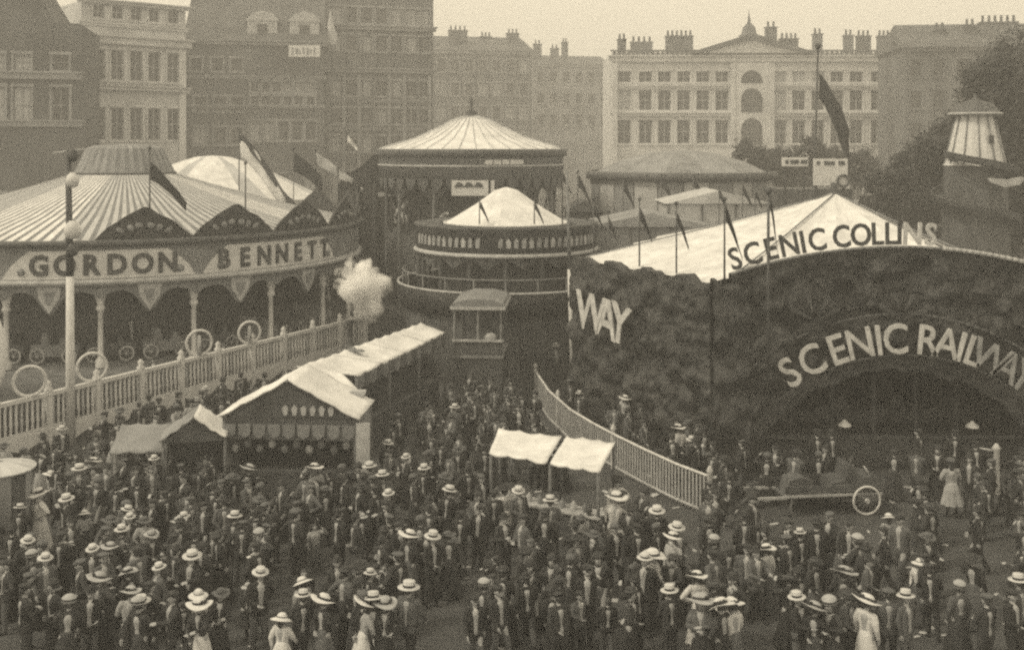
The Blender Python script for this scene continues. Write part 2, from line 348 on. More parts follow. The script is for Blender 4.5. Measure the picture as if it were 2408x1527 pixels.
# ---------------------------------------------------------------- flags
def wave_cloth(w, h, nx, nz, amp, seed, droop=0.0, taper=1.0, ph=0.0):
    """a cloth in x,z hung by its left edge from z=0 down, with real folds and thickness"""
    r_ = random.Random(seed); a1, a2 = r_.uniform(0, 6), r_.uniform(0, 6); vs_, fs = [], []
    for side in (0, 1):
        for j in range(nz + 1):
            for i in range(nx + 1):
                u, v = i / nx, j / nz
                k = 1 - (1 - taper) * u
                y = amp * (.25 + u) * (math.sin(7 * u * w / max(w, .1) + a1 + 2.5 * v) + .5 * math.sin(15 * u + a2 - 4 * v)) + side * .015
                vs_.append((u * w * (1 - .18 * abs(droop)), y, -(v - .5) * h * k - h * .5 - droop * w * (u ** 1.25)))
    n1 = (nx + 1) * (nz + 1); idx = lambda s_, i, j: s_ * n1 + j * (nx + 1) + i
    for j in range(nz):
        for i in range(nx):
            fs.append((idx(0, i, j), idx(0, i, j + 1), idx(0, i + 1, j + 1), idx(0, i + 1, j)))
            fs.append((idx(1, i, j), idx(1, i + 1, j), idx(1, i + 1, j + 1), idx(1, i, j + 1)))
    for i in range(nx):
        for j in (0, nz): fs.append((idx(0, i, j), idx(0, i + 1, j), idx(1, i + 1, j), idx(1, i, j)))
    for j in range(nz):
        for i in (0, nx): fs.append((idx(0, i, j), idx(0, i, j + 1), idx(1, i, j + 1), idx(1, i, j)))
    return vs_, fs
def flagpole(label, x, ytop, Y, zbase, fw, fh, droop, m_flag, r=.04, m_pole=None, taper=.3, dz=.15, seed=1, lean=0.0, stripes=None, amp=.06, group=None, cat='flag'):
    top = P(x, ytop, Y); L = top.z - zbase
    t = thing('flagpole', label, cat, (top.x, Y, zbase), 0, group)
    q = MB(); q.tube((0, 0, 0), (lean, 0, L), r, r * .7, 8); q.build('pole', m_pole or M['iron'], t)
    b = MB(); b.ball((lean, 0, L + r), r * 2.2, 0, 8); b.build('finial', m_pole or M['iron'], t)
    if fw:
        vs_, fs = wave_cloth(fw, fh, 14, 8, amp, seed, droop, taper)
        f = MB().add(vs_, fs, 0, True).build('flag', m_flag, t, (lean * .97 + r, 0, L - dz))
        if stripes:
            vs_, fs = wave_cloth(fw, fh * .42, 14, 5, amp, seed, droop, taper)
            MB().add([(p[0], p[1] - .035, p[2] - fh * .0) for p in vs_], fs, 0, True).build('stripe', stripes, f)
    return t

# ---------------------------------------------------------------- the round ride on the left
LC, LR = Vector((-21.0, 57.0, 0)), 12.5
lr = thing('motor_ride', 'big round ride with striped canvas roof and lettered rounding boards', 'fairground ride', LC)
def ring(r, th, z=0): return Vector((r * math.sin(R(th)), -r * math.cos(R(th)), z))     # th = 0 looks at the camera
NG = 288
def gore(prof, n, gap=0.0):
    q = MB(); vs_ = []
    for r, z in prof:
        for s_ in (-.5, .5): vs_.append(ring(r, s_ * 360 / n * (1 - gap), z))
    for r, z in prof:
        for s_ in (-.5, .5): vs_.append(ring(r, s_ * 360 / n * (1 - gap), z - .03))
    m_ = len(prof); fs = []
    for j in range(m_ - 1):
        fs.append((2*j, 2*j+1, 2*j+3, 2*j+2)); o = 2 * m_; fs.append((o+2*j, o+2*j+2, o+2*j+3, o+2*j+1))
    fs += [(0, 2*m_, 2*m_+1, 1), (2*m_-2, 2*m_-1, 4*m_-1, 4*m_-2)]
    return q.add(vs_, fs)
prof = [(2.6, 8.95), (5.0, 8.2), (8.5, 7.2), (12.65, 6.25)]
g1, g2 = gore(prof, NG, -.1).mesh('canvas_panel', M['off_canvas']), gore([(r, z - .004) for r, z in prof], NG, -.2).mesh('canvas_panel', M['stripe'])
g3 = gore(prof, NG, -.15).mesh('canvas_panel', M['white_canvas'])
for k in range(NG):
    th = k * 360 / NG
    o = link('canvas_panel', g2 if k % 2 else (g3 if (th > 335 or th < 6) or 66 < th < 82 else g1), lr); o.rotation_euler = (0, 0, R(th))
dprof = [(2.62, 8.95), (2.3, 9.6), (2.0, 10.3), (1.6, 10.45), (.02, 10.55)]
d1, d2 = gore(dprof, 64).mesh('lantern_panel', M['grey_canvas']), gore(dprof, 64).mesh('lantern_panel', M['stripe'])
for k in range(64):
    o = link('lantern_panel', d1 if k % 2 else d2, lr); o.rotation_euler = (0, 0, R(k * 360 / 64))
MB().torus((0, 0, 8.98), 2.64, .05, 'z', 40, 6).build('lantern_ring', M['letter_dark'], lr)
MB().tube((0, 0, 0), (0, 0, 8.9), .6, .6, 12).build('centre_pole', M['dark_paint'], lr)
# fascia ring, mouldings
q = MB(); q.lathe([(12.35, 4.5), (12.55, 4.5), (12.55, 6.28), (12.35, 6.28), (12.35, 4.5)], 90, smooth=False); q.build('fascia', M['mid_paint'], lr)
q = MB(); q.lathe([(12.55, 6.12), (12.82, 6.16), (12.86, 6.36), (12.6, 6.42)], 90); q.build('eave_moulding', M['dark_paint'], lr)
q = MB(); q.lathe([(12.55, 4.55), (12.72, 4.5), (12.72, 4.72), (12.55, 4.76)], 90); q.build('lower_moulding', M['pale_paint'], lr)
def bent_panel(th0, th1, r, low, high, nz, m, name, parent, thick=.06, n=28):
    """a board bent round the ride; low/high give its edge heights at t in 0..1"""
    q = MB(); vs_ = []
    for k in range(n + 1):
        t = k / n; th = th0 + (th1 - th0) * t
        for rr, z in ((r, low(t)), (r, high(t)), (r + thick, low(t)), (r + thick, high(t))): vs_.append(ring(rr, th, z))
    fs = []
    for k in range(n):
        a, b_ = 4 * k, 4 * k + 4
        fs += [(a+2, b_+2, b_+3, a+3), (a, a+1, b_+1, b_), (a+1, a+3, b_+3, b_+1), (a, b_, b_+2, a+2)]
    fs += [(0, 2, 3, 1), (4*n, 4*n+1, 4*n+3, 4*n+2)]
    return q.add(vs_, fs).build(name, m, parent)
def board_hi(t):
    e = min(t, 1 - t); return 4.82 + 1.16 * min(1, (e / .14)) ** .7 if e < .14 else 5.98
for word, th0, th1, ta, tb in (('GORDON', -2.5, 33.5, 4.5, 28.2), ('BENNETT', 35.2, 72, 39.5, 67.5), ('', -40, -4.5, 0, 0)):
    bd = bent_panel(th0, th1, 12.56, lambda t: 4.78, board_hi, 0, M['white_paint'], 'name_board', lr)
    for k, ch in enumerate(word):
        th = ta + (tb - ta) * k / max(1, len(word) - 1)
        o = link('letter', glyph(ch, M['black_paint'], 1.18, .045, .02), bd, ring(12.65, th, 4.98)); o.rotation_euler = (0, 0, R(th)); o.scale = (.95 if word == 'GORDON' else .88, 1, 1)
        o2 = link('letter_face', glyph(ch, M['dark_paint'], 1.18, .004, .035), o, (0, -.02, 0))
    if word:
        for s_ in (th0 + 3.6, th1 - 2.9):
            o = MB().ball((0, 0, 0), .17, 0, 8, (1, .3, 1)).build('rosette', M['mid_paint'], bd, ring(12.65, s_, 5.1)); o.rotation_euler = (0, 0, R(s_))
# crest boards, columns, hanging shields
for k in range(-2, 17):
    c = 24.8 + 18.5 * k
    if k >= 0:
        cb = bent_panel(c - 10.2, c + 8.3, 12.45, lambda t: 6.3, lambda t: 6.4 + 1.15 * max(.02, math.sin(math.pi * t)) ** .9 + .22 * math.exp(-((t - .5) / .1) ** 2) + .05 * abs(math.sin(14 * t)), 0, M['carved'], 'crest_board', lr, .1)
        for s_ in (-4.5, -2.6, -1.0, 1.2, 2.8, 4.6):
            o = MB().ball((0, 0, 0), .16, 0, 7, (1.3 - .12 * abs(s_), .35, .8 + .1 * abs(s_))).build('carved_leaf', M['mid_paint'], cb, ring(12.58, c - 1 + s_, 6.78 + .12 * (4.6 - abs(s_)) / 2)); o.rotation_euler = (0, R(s_ * 12), R(c - 1 + s_))
    th = 15.5 + 18.5 * k
    cm = MB(); cm.lathe([(.22, .9), (.22, 1.2), (.12, 1.3), (.11, 3.3), (.2, 3.4), (.2, 3.5), (.13, 3.6), (.24, 3.95), (.30, 4.2), (.16, 4.35), (.2, 4.5)], 10)
    cl = cm.build('column', M['white_paint'], lr, ring(12.1, th))
    MB().ball((0, -.28, 4.25), .2, 0, 8, (1, .6, .7)).build('capital_boss', M['white_paint'], cl)
    sh = bent_panel(c - 9.15, c + 9.15, 12.45, lambda t: 4.52 - .28 - .95 * math.exp(-((t - .5) / .13) ** 2) - .35 * (abs(t - .5) * 2) ** 6, lambda t: 4.52, 0, M['mid_paint'], 'drop_board', lr, .06)
    o = MB().prism([(-.5, .42), (-.42, -.1), (0, -.72), (.42, -.1), (.5, .42), (.25, .5), (0, .4), (-.25, .5)], -.07, .0).build('shield', M['pale_paint'], sh, ring(12.53, c, 4.06)); o.rotation_euler = (0, 0, R(c))
    o2 = MB().prism([(-.22, .2), (-.16, -.1), (0, -.38), (.16, -.1), (.22, .2)], -.12, -.072).build('shield_field', M['mid_paint'], sh, ring(12.53, c, 4.06)); o2.rotation_euler = (0, 0, R(c))
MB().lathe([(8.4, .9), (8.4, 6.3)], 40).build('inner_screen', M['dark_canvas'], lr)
MB().lathe([(12.8, 0), (12.8, .85), (.1, .86)], 60).build('platform', M['wood'], lr)
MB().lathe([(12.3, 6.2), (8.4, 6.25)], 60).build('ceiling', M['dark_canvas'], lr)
# motor cars on the ride
for k in range(9):
    th = -8 + 12.5 * k; p = ring(10.4, th, .88)
    c = thing('motor_car', 'open motor car on the round ride, ' + ['first', 'second', 'third', 'fourth', 'fifth', 'sixth', 'seventh', 'eighth', 'ninth'][k] + ' from the left', 'ride car', LC + p, R(th), 'motor cars on the round ride')
    q = MB(); q.prism([(-1.0, .3), (1.0, .3), (1.1, .75), (.55, .85), (.45, 1.15), (.3, 1.15), (.25, .8), (-.15, .8), (-.3, 1.35), (-.5, 1.35), (-.55, .85), (-1.0, .8)], -.5, .5); q.build('body', M['mid_paint'] if k % 2 else M['dark_paint'], c)
    for sx in (-.68, .68):
        w = MB(); w.torus((sx, -.55, .34), .3, .05, 'y', 16, 5); w.tube((sx, -.6, .34), (sx, .6, .34), .06, .06, 6)
        for a in range(6): w.tube((sx, -.55, .34), (sx + .28 * math.cos(a * R(60)), -.55, .34 + .28 * math.sin(a * R(60))), .015, .015, 4)
        w.build('wheel', M['pale_paint'], c)
    MB().torus((.32, 0, 1.2), .16, .02, 'x', 14, 5).build('steering_wheel', M['iron'], c)

# straight balustrade walkway in front of the ride
A2, B2 = Vector((-18.8, 30.7, 0)), Vector((-7.3, 52.1, 0))
bl = (B2 - A2).length; ba = math.atan2(B2.y - A2.y, B2.x - A2.x)
wk = thing('balustrade', 'long pale balustrade with close upright bars before the striped ride', 'balustrade', A2, ba)
MB().box(0, bl, .02, 2.2, .3, .52).build('deck', M['wood'], wk)
MB().box(0, bl, -.08, .08, 1.88, 2.02).build('top_rail', M['white_paint'], wk)
MB().box(0, bl, -.06, .06, .74, .86).build('bottom_rail', M['white_paint'], wk)
nb = 118
bm_ = MB().lathe([(.05, .86), (.05, 1.1), (.065, 1.2), (.045, 1.35), (.045, 1.75), (.055, 1.88)], 6).mesh('baluster', M['pale_paint'])
bm2 = MB().lathe([(.05, .86), (.05, 1.1), (.065, 1.2), (.045, 1.35), (.045, 1.75), (.055, 1.88)], 6).mesh('baluster', M['white_paint'])
for k in range(nb): link('baluster', bm_ if k % 6 == 0 else bm2, wk, (bl * (k + .5) / nb, 0, 0))
MB().box(0, bl, .3, .34, .52, 1.86).build('canvas_lining', M['dark_canvas'], wk)
sc_ = MB().prism([(-.95, .74), (-.9, .5), (0, .18), (.9, .5), (.95, .74)], -.05, .05).mesh('skirt_board', M['white_paint'])
for k in range(12): link('skirt_board', sc_, wk, (bl * (k + .5) / 12, -.02, 0))
MB().box(0, bl, .06, .12, .0, .74).build('plinth_board', M['dark_paint'], wk)
nx_ = Vector((math.cos(ba), math.sin(ba), 0))
def on_rail(x):   # the point of the rail seen in column x
    for k in range(400):
        p = A2 + nx_ * (bl * k / 400)
        if CX + p.x * FU / p.y >= x: return p
    return B2
for k in range(13):
    q = MB(); q.box(-.09, .09, -.13, .1, 0, 2.04); q.lathe([(.14, 2.04), (.16, 2.12), (.08, 2.2), (.12, 2.32), (.02, 2.42)], 8); q.build('newel_post', M['white_paint'], wk, (bl * k / 12, 0, 0))
for x, rr, n_ in ((68, .5, 'first'), (214, .5, 'second'), (466, .5, 'third'), (585, .46, 'fourth')):
    p = on_rail(x); t = thing('ring_ornament', 'pale ring ornament on the balustrade, ' + n_ + ' from the left', 'ornament', (p.x, p.y, 2.03), ba * .45, 'rings on the balustrade')
    MB().torus((0, 0, rr), rr, .055, 'y', 28, 6).build('ring', M['white_paint'], t)
    if x > 400: MB().tube((0, 0, .0), (0, 0, rr * 1.6), .1, .07, 8).build('stem', M['pale_paint'], t)
p = on_rail(172); t = thing('lamp_mast', 'tall white mast with lanterns in front of the lettered ride', 'mast', (p.x, p.y - .25, 0))
MB().tube((0, 0, 0), (-.02, 0, 5.9), .17, .13, 12).build('lower_mast', M['white_paint'], t)
MB().tube((-.02, 0, 5.9), (-.08, 0, 10.3), .13, .09, 12).build('upper_mast', M['dark_paint'], t)
MB().tube((-.6, 0, 10.2), (.55, 0, 10.35), .035, .035, 6).build('cross_bar', M['pale_paint'], t)
for z, s_ in ((9.9, .2), (9.0, .24), (7.2, .3), (6.6, .22)):
    MB().lathe([(.02, 0), (.75 * s_, .2 * s_), (s_, 1.0 * s_), (.8 * s_, 1.7 * s_), (.3 * s_, 2.2 * s_)], 10).build('lantern', M['white_paint'] if z in (9.0, 7.2) else M['dark_paint'], t, (.12, -.12, z))
p = on_rail(-2); t = thing('shield_panel', 'tall white oval panel cut by the left edge of the picture', 'panel', (p.x - .55, p.y + .3, 0))
MB().lathe([(.02, -1.35), (.4, -1.1), (.62, -.5), (.66, 0), (.62, .5), (.4, 1.1), (.02, 1.35)], 20, c=(0, 0, 3.6)).build('oval', M['white_paint'], t).scale = (1, .18, 1)
MB().tube((0, .1, 0), (0, .1, 2.4), .07, .07, 8).build('post', M['white_paint'], t)

# second tent whose white crown shows behind the striped roof
t = thing('round_tent', 'white domed tent top showing behind the striped ride roof', 'tent', P(500, 400, 72) * 1.0)
t.location.z = 0
q = MB()
for k in range(28):
    pass
pf = [(.05, 9.75), (1.2, 9.65), (2.6, 9.2), (4.4, 8.4), (7.4, 6.9), (7.4, 5.9)]
gt = gore(pf, 28).mesh('canvas_panel', M['white_canvas']); gt2 = gore(pf, 28).mesh('canvas_panel', M['off_canvas'])
for k in range(28): link('canvas_panel', gt2 if k % 4 == 3 else gt, t).rotation_euler = (0, 0, R(k * 360 / 28))
MB().lathe([(7.2, 0), (7.2, 6.6)], 28).build('side_wall', M['grey_canvas'], t)
q = MB(); q.tube((0, 0, 9.7), (0, 0, 10.3), .06, .03, 6); q.build('king_pole', M['iron'], t)

# ---------------------------------------------------------------- flags round the left ride
flagpole('dark drooping pennant on a thin pole over the striped ride', 352, 350, 47.2, 6.6, 1.9, .8, .85, M['flag'], taper=.5, dz=.6, seed=3)
flagpole('bare thin pole on the crest board right of the dark pennant', 577, 385, 50, 6.6, 0, 0, 0, None, seed=4)
flagpole('large hanging flag of dark and white bands above the tents', 562, 308, 64, 0, 3.4, 1.5, 1.05, M['white_canvas'], r=.05, taper=.75, dz=.1, seed=5, stripes=M['black_paint'], amp=.1)
flagpole('crumpled white flag left of the central roundabout', 742, 355, 66, 0, 1.5, .8, .55, M['off_canvas'], taper=.8, seed=6)
flagpole('small bright pennant flying highest left of the central roundabout', 815, 312, 68, 0, .8, .5, .9, M['white_canvas'], taper=.4, seed=7)
flagpole('pale twisted flag just left of the dark show front', 795, 396, 66, 0, 1.7, .55, .5, M['off_canvas'], taper=.6, seed=8)
flagpole('dark flag hanging between the white flags', 690, 352, 65, 0, 2.0, 1.2, .7, M['flag'], taper=.7, seed=9)

# dark show front between the left ride and the central roundabout
t = thing('show_booth', 'tall dark carved show front left of the central roundabout', 'show front', (*XY(880, 66), 0))
w = 2.3
MB().prism([(-w, 0), (w, 0), (w, 8.3), (w * .7, 9.0), (w * .4, 9.1), (0, 9.9), (-w * .4, 9.1), (-w * .7, 8.7), (-w, 8.0)], 0, .5).build('front_board', M['carved'], t)
for k in range(5): MB().box(-w + k * 1.1, -w + k * 1.1 + .2, -.12, -.003, 0, 8).build('pilaster', M['dark_paint'], t)
MB().box(-w - 4, -w - .01, .2, .6, 0, 6.2).build('side_board', M['dark_paint'], t)
MB().box(w * .1, w, -.16, -.004, ZZ(462, 66), ZZ(452, 66)).build('pale_ledge', M['pale_paint'], t)
# ---------------------------------------------------------------- central roundabout
CC = Vector((*XY(1108, 66), 0)); UR = FU / 66
cr = thing('roundabout', 'central roundabout with white ribbed cone roof and dark fascia', 'fairground ride', CC)
cprof = [(.2, ZZ(272, 66)), (1.15, ZZ(282, 66)), (2.1, ZZ(301, 66)), (3.5, ZZ(325, 66)), (5.75, ZZ(352, 66) + .04)]
ga = gore(cprof, 36).mesh('canvas_panel', M['white_canvas'])
for k in range(36): link('canvas_panel', ga, cr).rotation_euler = (0, 0, R(k * 10))
rb = MB()
pts = [ring(r, 5, z + .05) for r, z in cprof]; rb.path(pts, .02, 5); rbm = rb.mesh('seam_rope', M['off_canvas'])
for k in range(36): link('seam_rope', rbm, cr).rotation_euler = (0, 0, R(k * 10))
MB().lathe([(.35, -.1), (.4, .2), (.12, .35), (.1, .9), (.02, 1.2)], 8).build('finial', M['iron'], cr, (0, 0, ZZ(272, 66)))
MB().lathe([(5.5, 8.5), (5.75, 8.5), (5.8, 10.05), (5.95, 10.2), (5.8, 10.25), (5.5, 10.2)], 48).build('fascia', M['mid_paint'], cr)
MB().lathe([(5.82, 9.75), (6.0, 9.8), (6.02, 10.2), (5.85, 10.22)], 48).build('cornice', M['dark_paint'], cr)
MB().lathe([(5.77, 9.2), (5.84, 9.22), (5.84, 9.3), (5.77, 9.32)], 48).build('moulding', M['pale_paint'], cr)
for k in range(40):
    th = k * 9
    o = MB().prism([(-.34, 8.5), (.34, 8.5), (.34, 8.2), (.17, 8.0), (0, 7.75), (-.17, 8.0), (-.34, 8.2)], -.05, .0).build('valance_scallop', M['dark_canvas'], cr, ring(5.7, th)); o.rotation_euler = (0, 0, R(th))
for th in (12, 17, 22, 27, 31):
    o = MB().box(-.22, .22, -.08, 0, 9.36, 9.62).build('gilt_tablet', M['white_paint'], cr, ring(5.8, th)); o.rotation_euler = (0, 0, R(th))
for k in range(12):
    th = k * 30 + 8
    MB().lathe([(.16, .8), (.1, 1.2), (.1, 7.6), (.2, 8.2)], 8).build('column', M['mid_paint'], cr, ring(5.3, th))
MB().lathe([(4.2, 0), (4.2, 8.4)], 12, smooth=False).build('centre_drum', M['dark_paint'], cr)
for k in range(12):
    bent_panel(k * 30 + 9.5, k * 30 + 36.5, 5.25, lambda t: 7.0 + .9 * math.sin(math.pi * t) ** .5, lambda t: 8.52, 0, M['dark_paint'], 'arch_board', cr, .06, 14)
    bent_panel(k * 30 + 9.5, k * 30 + 36.5, 5.2, lambda t: .8, lambda t: 5.4 + .25 * math.sin(5 * t + k), 0, M['dark_canvas'], 'screen_panel', cr, .05, 8)
MB().lathe([(6.0, 0), (6.0, .8), (.1, .82)], 48).build('platform', M['wood'], cr)
o = MB().box(-1.05, 1.05, -.1, 0, ZZ(460, 60), ZZ(424, 60)).build('white_panel', M['white_paint'], cr, (*(Vector(XY(1105, 60)) - CC.xy), 0)); 
for k in range(3): MB().prism([(-.3, 0), (.3, 0), (.12, .25), (-.12, .3)], -.13, -.103).build('panel_ornament', M['letter_dark'], o, (-.6 + .55 * k, 0, ZZ(440, 60)))
MB().box(-.1, .1, -.1, .1, 0, ZZ(424, 60)).build('panel_post', M['white_paint'], cr, (*(Vector(XY(1158, 60)) - CC.xy), 0))
def horse(parent, p, rz):
    h = link('galloping_horse', None, parent, p, rz)
    q = MB(); q.ball((0, 0, 1.25), .34, 0, 10, (1.7, .75, .8)); q.tube((.4, 0, 1.35), (.75, 0, 1.85), .2, .13, 8); q.ball((.9, 0, 1.88), .13, 0, 8, (1.8, .8, .9))
    for sx, sy in ((.4, .12), (.4, -.12), (-.42, .12), (-.42, -.12)): q.tube((sx, sy, 1.1), (sx + .3 * (1 if sx > 0 else -1), sy, .8), .09, .06, 6); q.tube((sx + .3 * (1 if sx > 0 else -1), sy, .8), (sx + .1 * (1 if sx > 0 else -1), sy, .45), .05, .04, 6)
    q.tube((-.55, 0, 1.35), (-.85, 0, .95), .06, .03, 6); q.build('horse', M['pale_paint'], h)
    MB().tube((0, 0, .8), (0, 0, 3.6), .03, .03, 6).build('twisted_pole', M['gilt'], h)
for k in range(10): horse(cr, ring(4.75, k * 36 + 10, 4.6 + .3 * (k % 3)), R(k * 36 + 10))

# small white-topped ride in front of it
SC = Vector((*XY(1190, 51), 0))
sr = thing('small_round_ride', 'small round ride with bright white scalloped tent top', 'fairground ride', SC)
tp = [(.06, ZZ(440, 51)), (.55, ZZ(447, 51)), (1.5, ZZ(480, 51)), (3.0, ZZ(530, 51) + .12)]
ga = gore(tp, 24).mesh('canvas_panel', M['white_canvas'])
for k in range(24):
    o = link('canvas_panel', ga, sr); o.rotation_euler = (0, 0, R(k * 15))
    v = MB().prism([(-.38, .2), (.38, .2), (.36, -.05), (.2, -.2), (0, -.32), (-.2, -.2), (-.36, -.05)], -.05, -.01).build('scallop', M['white_canvas'], sr, ring(2.98, k * 15 + 7.5, tp[-1][1] - .12)); v.rotation_euler = (0, 0, R(k * 15 + 7.5))
zf = ZZ(538, 46.8); RF = 4.35
MB().lathe([(2.9, tp[-1][1] - .15), (RF + .02, zf + .04)], 40).build('lower_roof', M['dark_canvas'], sr)
MB().lathe([(RF - .15, zf - 1.25), (RF, zf - 1.25), (RF + .05, zf - .1), (RF + .15, zf), (RF - .1, zf + .05)], 48).build('fascia', M['dark_paint'], sr)
MB().lathe([(RF, zf - 1.28), (RF + .14, zf - 1.3), (RF + .14, zf - 1.18), (RF + .02, zf - 1.12)], 48).build('lower_moulding', M['pale_paint'], sr)
for k in range(30):
    th = -66 + k * 4.5
    if k in (12, 13): continue
    o = MB().prism([(-.09, 0), (.09, 0), (.1 + .03 * (k % 2), .26 + .08 * (k % 3)), (0, .46), (-.1, .3)], -.05, 0).build('raised_ornament', M['gilt'] if k % 3 else M['pale_paint'], sr, ring(RF + .06, th, zf - .85)); o.rotation_euler = (0, 0, R(th))
for k in range(16):
    th = k * 22.5
    MB().lathe([(.12, .6), (.07, .9), (.07, 3.4), (.14, zf - 1.2)], 8).build('column', M['dark_paint'], sr, ring(RF - .15, th))
    bent_panel(th - 11, th + 11, RF - .1, lambda t: zf - 1.3 - .55 + .4 * math.sin(math.pi * t), lambda t: zf - 1.26, 0, M['dark_canvas'], 'drop_board', sr, .05, 10)
MB().lathe([(3.2, 0), (3.2, zf)], 16, smooth=False).build('centre_screen', M['dark_canvas'], sr)
# outer gallery ring with a pale edge
RG = 5.05
MB().lathe([(RG - .1, 2.9), (RG, 2.9), (RG + .25, 3.85), (RG + .1, 3.95)], 56).build('gallery_board', M['carved'], sr)
MB().torus((0, 0, 3.98), RG + .18, .06, 'z', 56, 6).build('gallery_edge', M['pale_paint'], sr)
MB().lathe([(RG, 2.95), (3.3, 3.0)], 40).build('gallery_floor', M['wood'], sr)
MB().torus((0, 0, 4.55), RG - .05, .035, 'z', 56, 6).build('hand_rail', M['mid_paint'], sr)
for k in range(22): MB().tube(ring(RG - .05, k * 360 / 22, 3.0), ring(RG - .05, k * 360 / 22, 4.55), .03, .03, 6).build('rail_post', M['mid_paint'], sr)
for k in range(24): bent_panel(k * 15 - 7.3, k * 15 + 7.3, RG - .25, lambda t: 0.0, lambda t: 2.9, 0, M['dark_paint'] if k % 2 else M['dark_canvas'], 'base_panel', sr, .05, 4)
for i, (x, yt, n_) in enumerate(((1127, 470, 'left'), (1256, 462, 'middle'), (1322, 395, 'right'))):
    flagpole('thin pole with limp dark pennant, ' + ['leftmost', 'middle', 'rightmost'][i] + ' of three on the white tent top', x, yt, 48.2, zf + .1, .55 if i < 2 else .5, .35, 1.5, M['flag'], r=.03, taper=.4, dz=.25 if i else .05, seed=20 + i, group='pennants on the white tent top')

# open show wagon before the small ride
Yw = 42.5
pb = thing('show_wagon', 'dark open-sided show wagon with pale roof edge in mid crowd', 'wagon', (*XY(1125, Yw), 0), R(-4))
z0, z1, z2 = ZZ(832, Yw), ZZ(797, Yw), ZZ(724, Yw)
MB().box(-.98, .98, -.3, 2.6, .55, z0 - .1).build('under_body', M['dark_paint'], pb)
MB().box(-1.02, 1.02, -.36, 2.66, z0 - .1 + .003, z0).build('floor_edge', M['mid_paint'], pb)
MB().box(-.98, .98, -.3, -.22, z0 + .003, z1 - .05).build('dash_board', M['dark_paint'], pb)
MB().box(-1.03, 1.03, -.37, -.2, z1 - .047, z1 + .03).build('waist_rail', M['pale_paint'], pb)
for x in (-.95, .0, .93): MB().lathe([(.06, z1 + .03), (.04, z1 + .3), (.07, z1 + .5), (.035, z1 + .7), (.05, z2)], 8).build('post', M['mid_paint'] if x else M['gilt'], pb, (x, -.28, 0))
for x in (-.95, .93): MB().lathe([(.05, z0), (.05, z2)], 8).build('post', M['dark_paint'], pb, (x, 2.5, 0))
MB().box(-.95, .95, 2.5, 2.56, z0, z2).build('back_board', M['dark_canvas'], pb)
MB().box(-1.1, 1.12, -.5, 2.8, z2 + .003, z2 + .12).build('roof_edge', M['pale_paint'], pb)
MB().prism([(-1.08, z2 + .123), (1.1, z2 + .123), (1.0, z2 + .26), (.4, z2 + .42), (-.4, z2 + .42), (-1.0, z2 + .26)], -.46, 2.76).build('roof', M['mid_paint'], pb)
MB().ball((.5, -.15, z1 + .12), .26, 0, 8, (1, .6, .7)).build('seat_scroll', M['pale_paint'], pb)
for sy in (.2, 2.1):
    for sx in (-1.08, 1.08):
        w = MB().torus((sx, sy, .5), .45, .06, 'x', 22, 6).build('wheel', M['dark_paint'], pb)
        for a in range(8): MB().tube((sx, sy, .5), (sx, sy + .44 * math.cos(R(a * 45)), .5 + .44 * math.sin(R(a * 45))), .025, .025, 4).build('spoke', M['dark_paint'], w)

# steam engine with its white plume by the end of the balustrade
p = P(880, 800, 47)
en = thing('steam_engine', 'dark steam engine under the white plume beside the balustrade', 'steam engine', (p.x, 47, 0), R(20))
MB().tube((-1.4, 0, 1.25), (1.0, 0, 1.25), .42, .42, 14).build('boiler', M['dark_paint'], en)
MB().lathe([(.2, 1.6), (.14, 1.8), (.13, 2.5), (.2, 2.6), (.18, 2.7)], 12).build('funnel', M['dark_paint'], en, (-1.1, 0, 0))
MB().box(.9, 2.0, -.6, .6, .6, 1.5).build('bunker', M['dark_paint'], en)
for sx, r_ in ((-1.1, .45), (1.2, .75)):
    for sy in (-.72, .72):
        w = MB().torus((sx, sy, r_), r_ - .06, .06, 'y', 24, 6).build('wheel', M['mid_paint'], en)
        for a in range(10): MB().tube((sx, sy, r_), (sx + (r_ - .08) * math.cos(R(a * 36)), sy, r_ + (r_ - .08) * math.sin(R(a * 36))), .02, .02, 4).build('spoke', M['mid_paint'], w)
c = P(858, 672, 45.6)
so = MB().box(-1.45, 1.45, -1.0, 1.0, -1.75, 1.35).build('steam', [], None, c)
vm = bpy.data.materials.new('steam'); vm.use_nodes = True; nt = vm.node_tree
for nn in list(nt.nodes): nt.nodes.remove(nn)
N_ = lambda t_, op=None, **kw: (lambda n_: (setattr(n_, 'operation', op) if op else None, [n_.inputs[int(k[1:])].__setattr__('default_value', v) for k, v in kw.items()], n_)[2])(nt.nodes.new(t_))
om = N_('ShaderNodeOutputMaterial'); pv = N_('ShaderNodeVolumePrincipled'); pv.inputs['Color'].default_value = (.999, .999, .999, 1)
tc_ = N_('ShaderNodeTexCoord'); nz = N_('ShaderNodeTexNoise'); nz.inputs['Scale'].default_value = 1.25; nz.inputs['Detail'].default_value = 4; nz.inputs['Roughness'].default_value = .5
nt.links.new(tc_.outputs['Object'], nz.inputs['Vector']); last = None
sb_ = N_('ShaderNodeVectorMath', 'SUBTRACT'); sb_.inputs[1].default_value = (.5, .5, .5); nt.links.new(nz.outputs['Color'], sb_.inputs[0])
sc2 = N_('ShaderNodeVectorMath', 'SCALE'); sc2.inputs['Scale'].default_value = 1.7; nt.links.new(sb_.outputs[0], sc2.inputs[0])
wc = N_('ShaderNodeVectorMath', 'ADD'); nt.links.new(tc_.outputs['Object'], wc.inputs[0]); nt.links.new(sc2.outputs[0], wc.inputs[1])
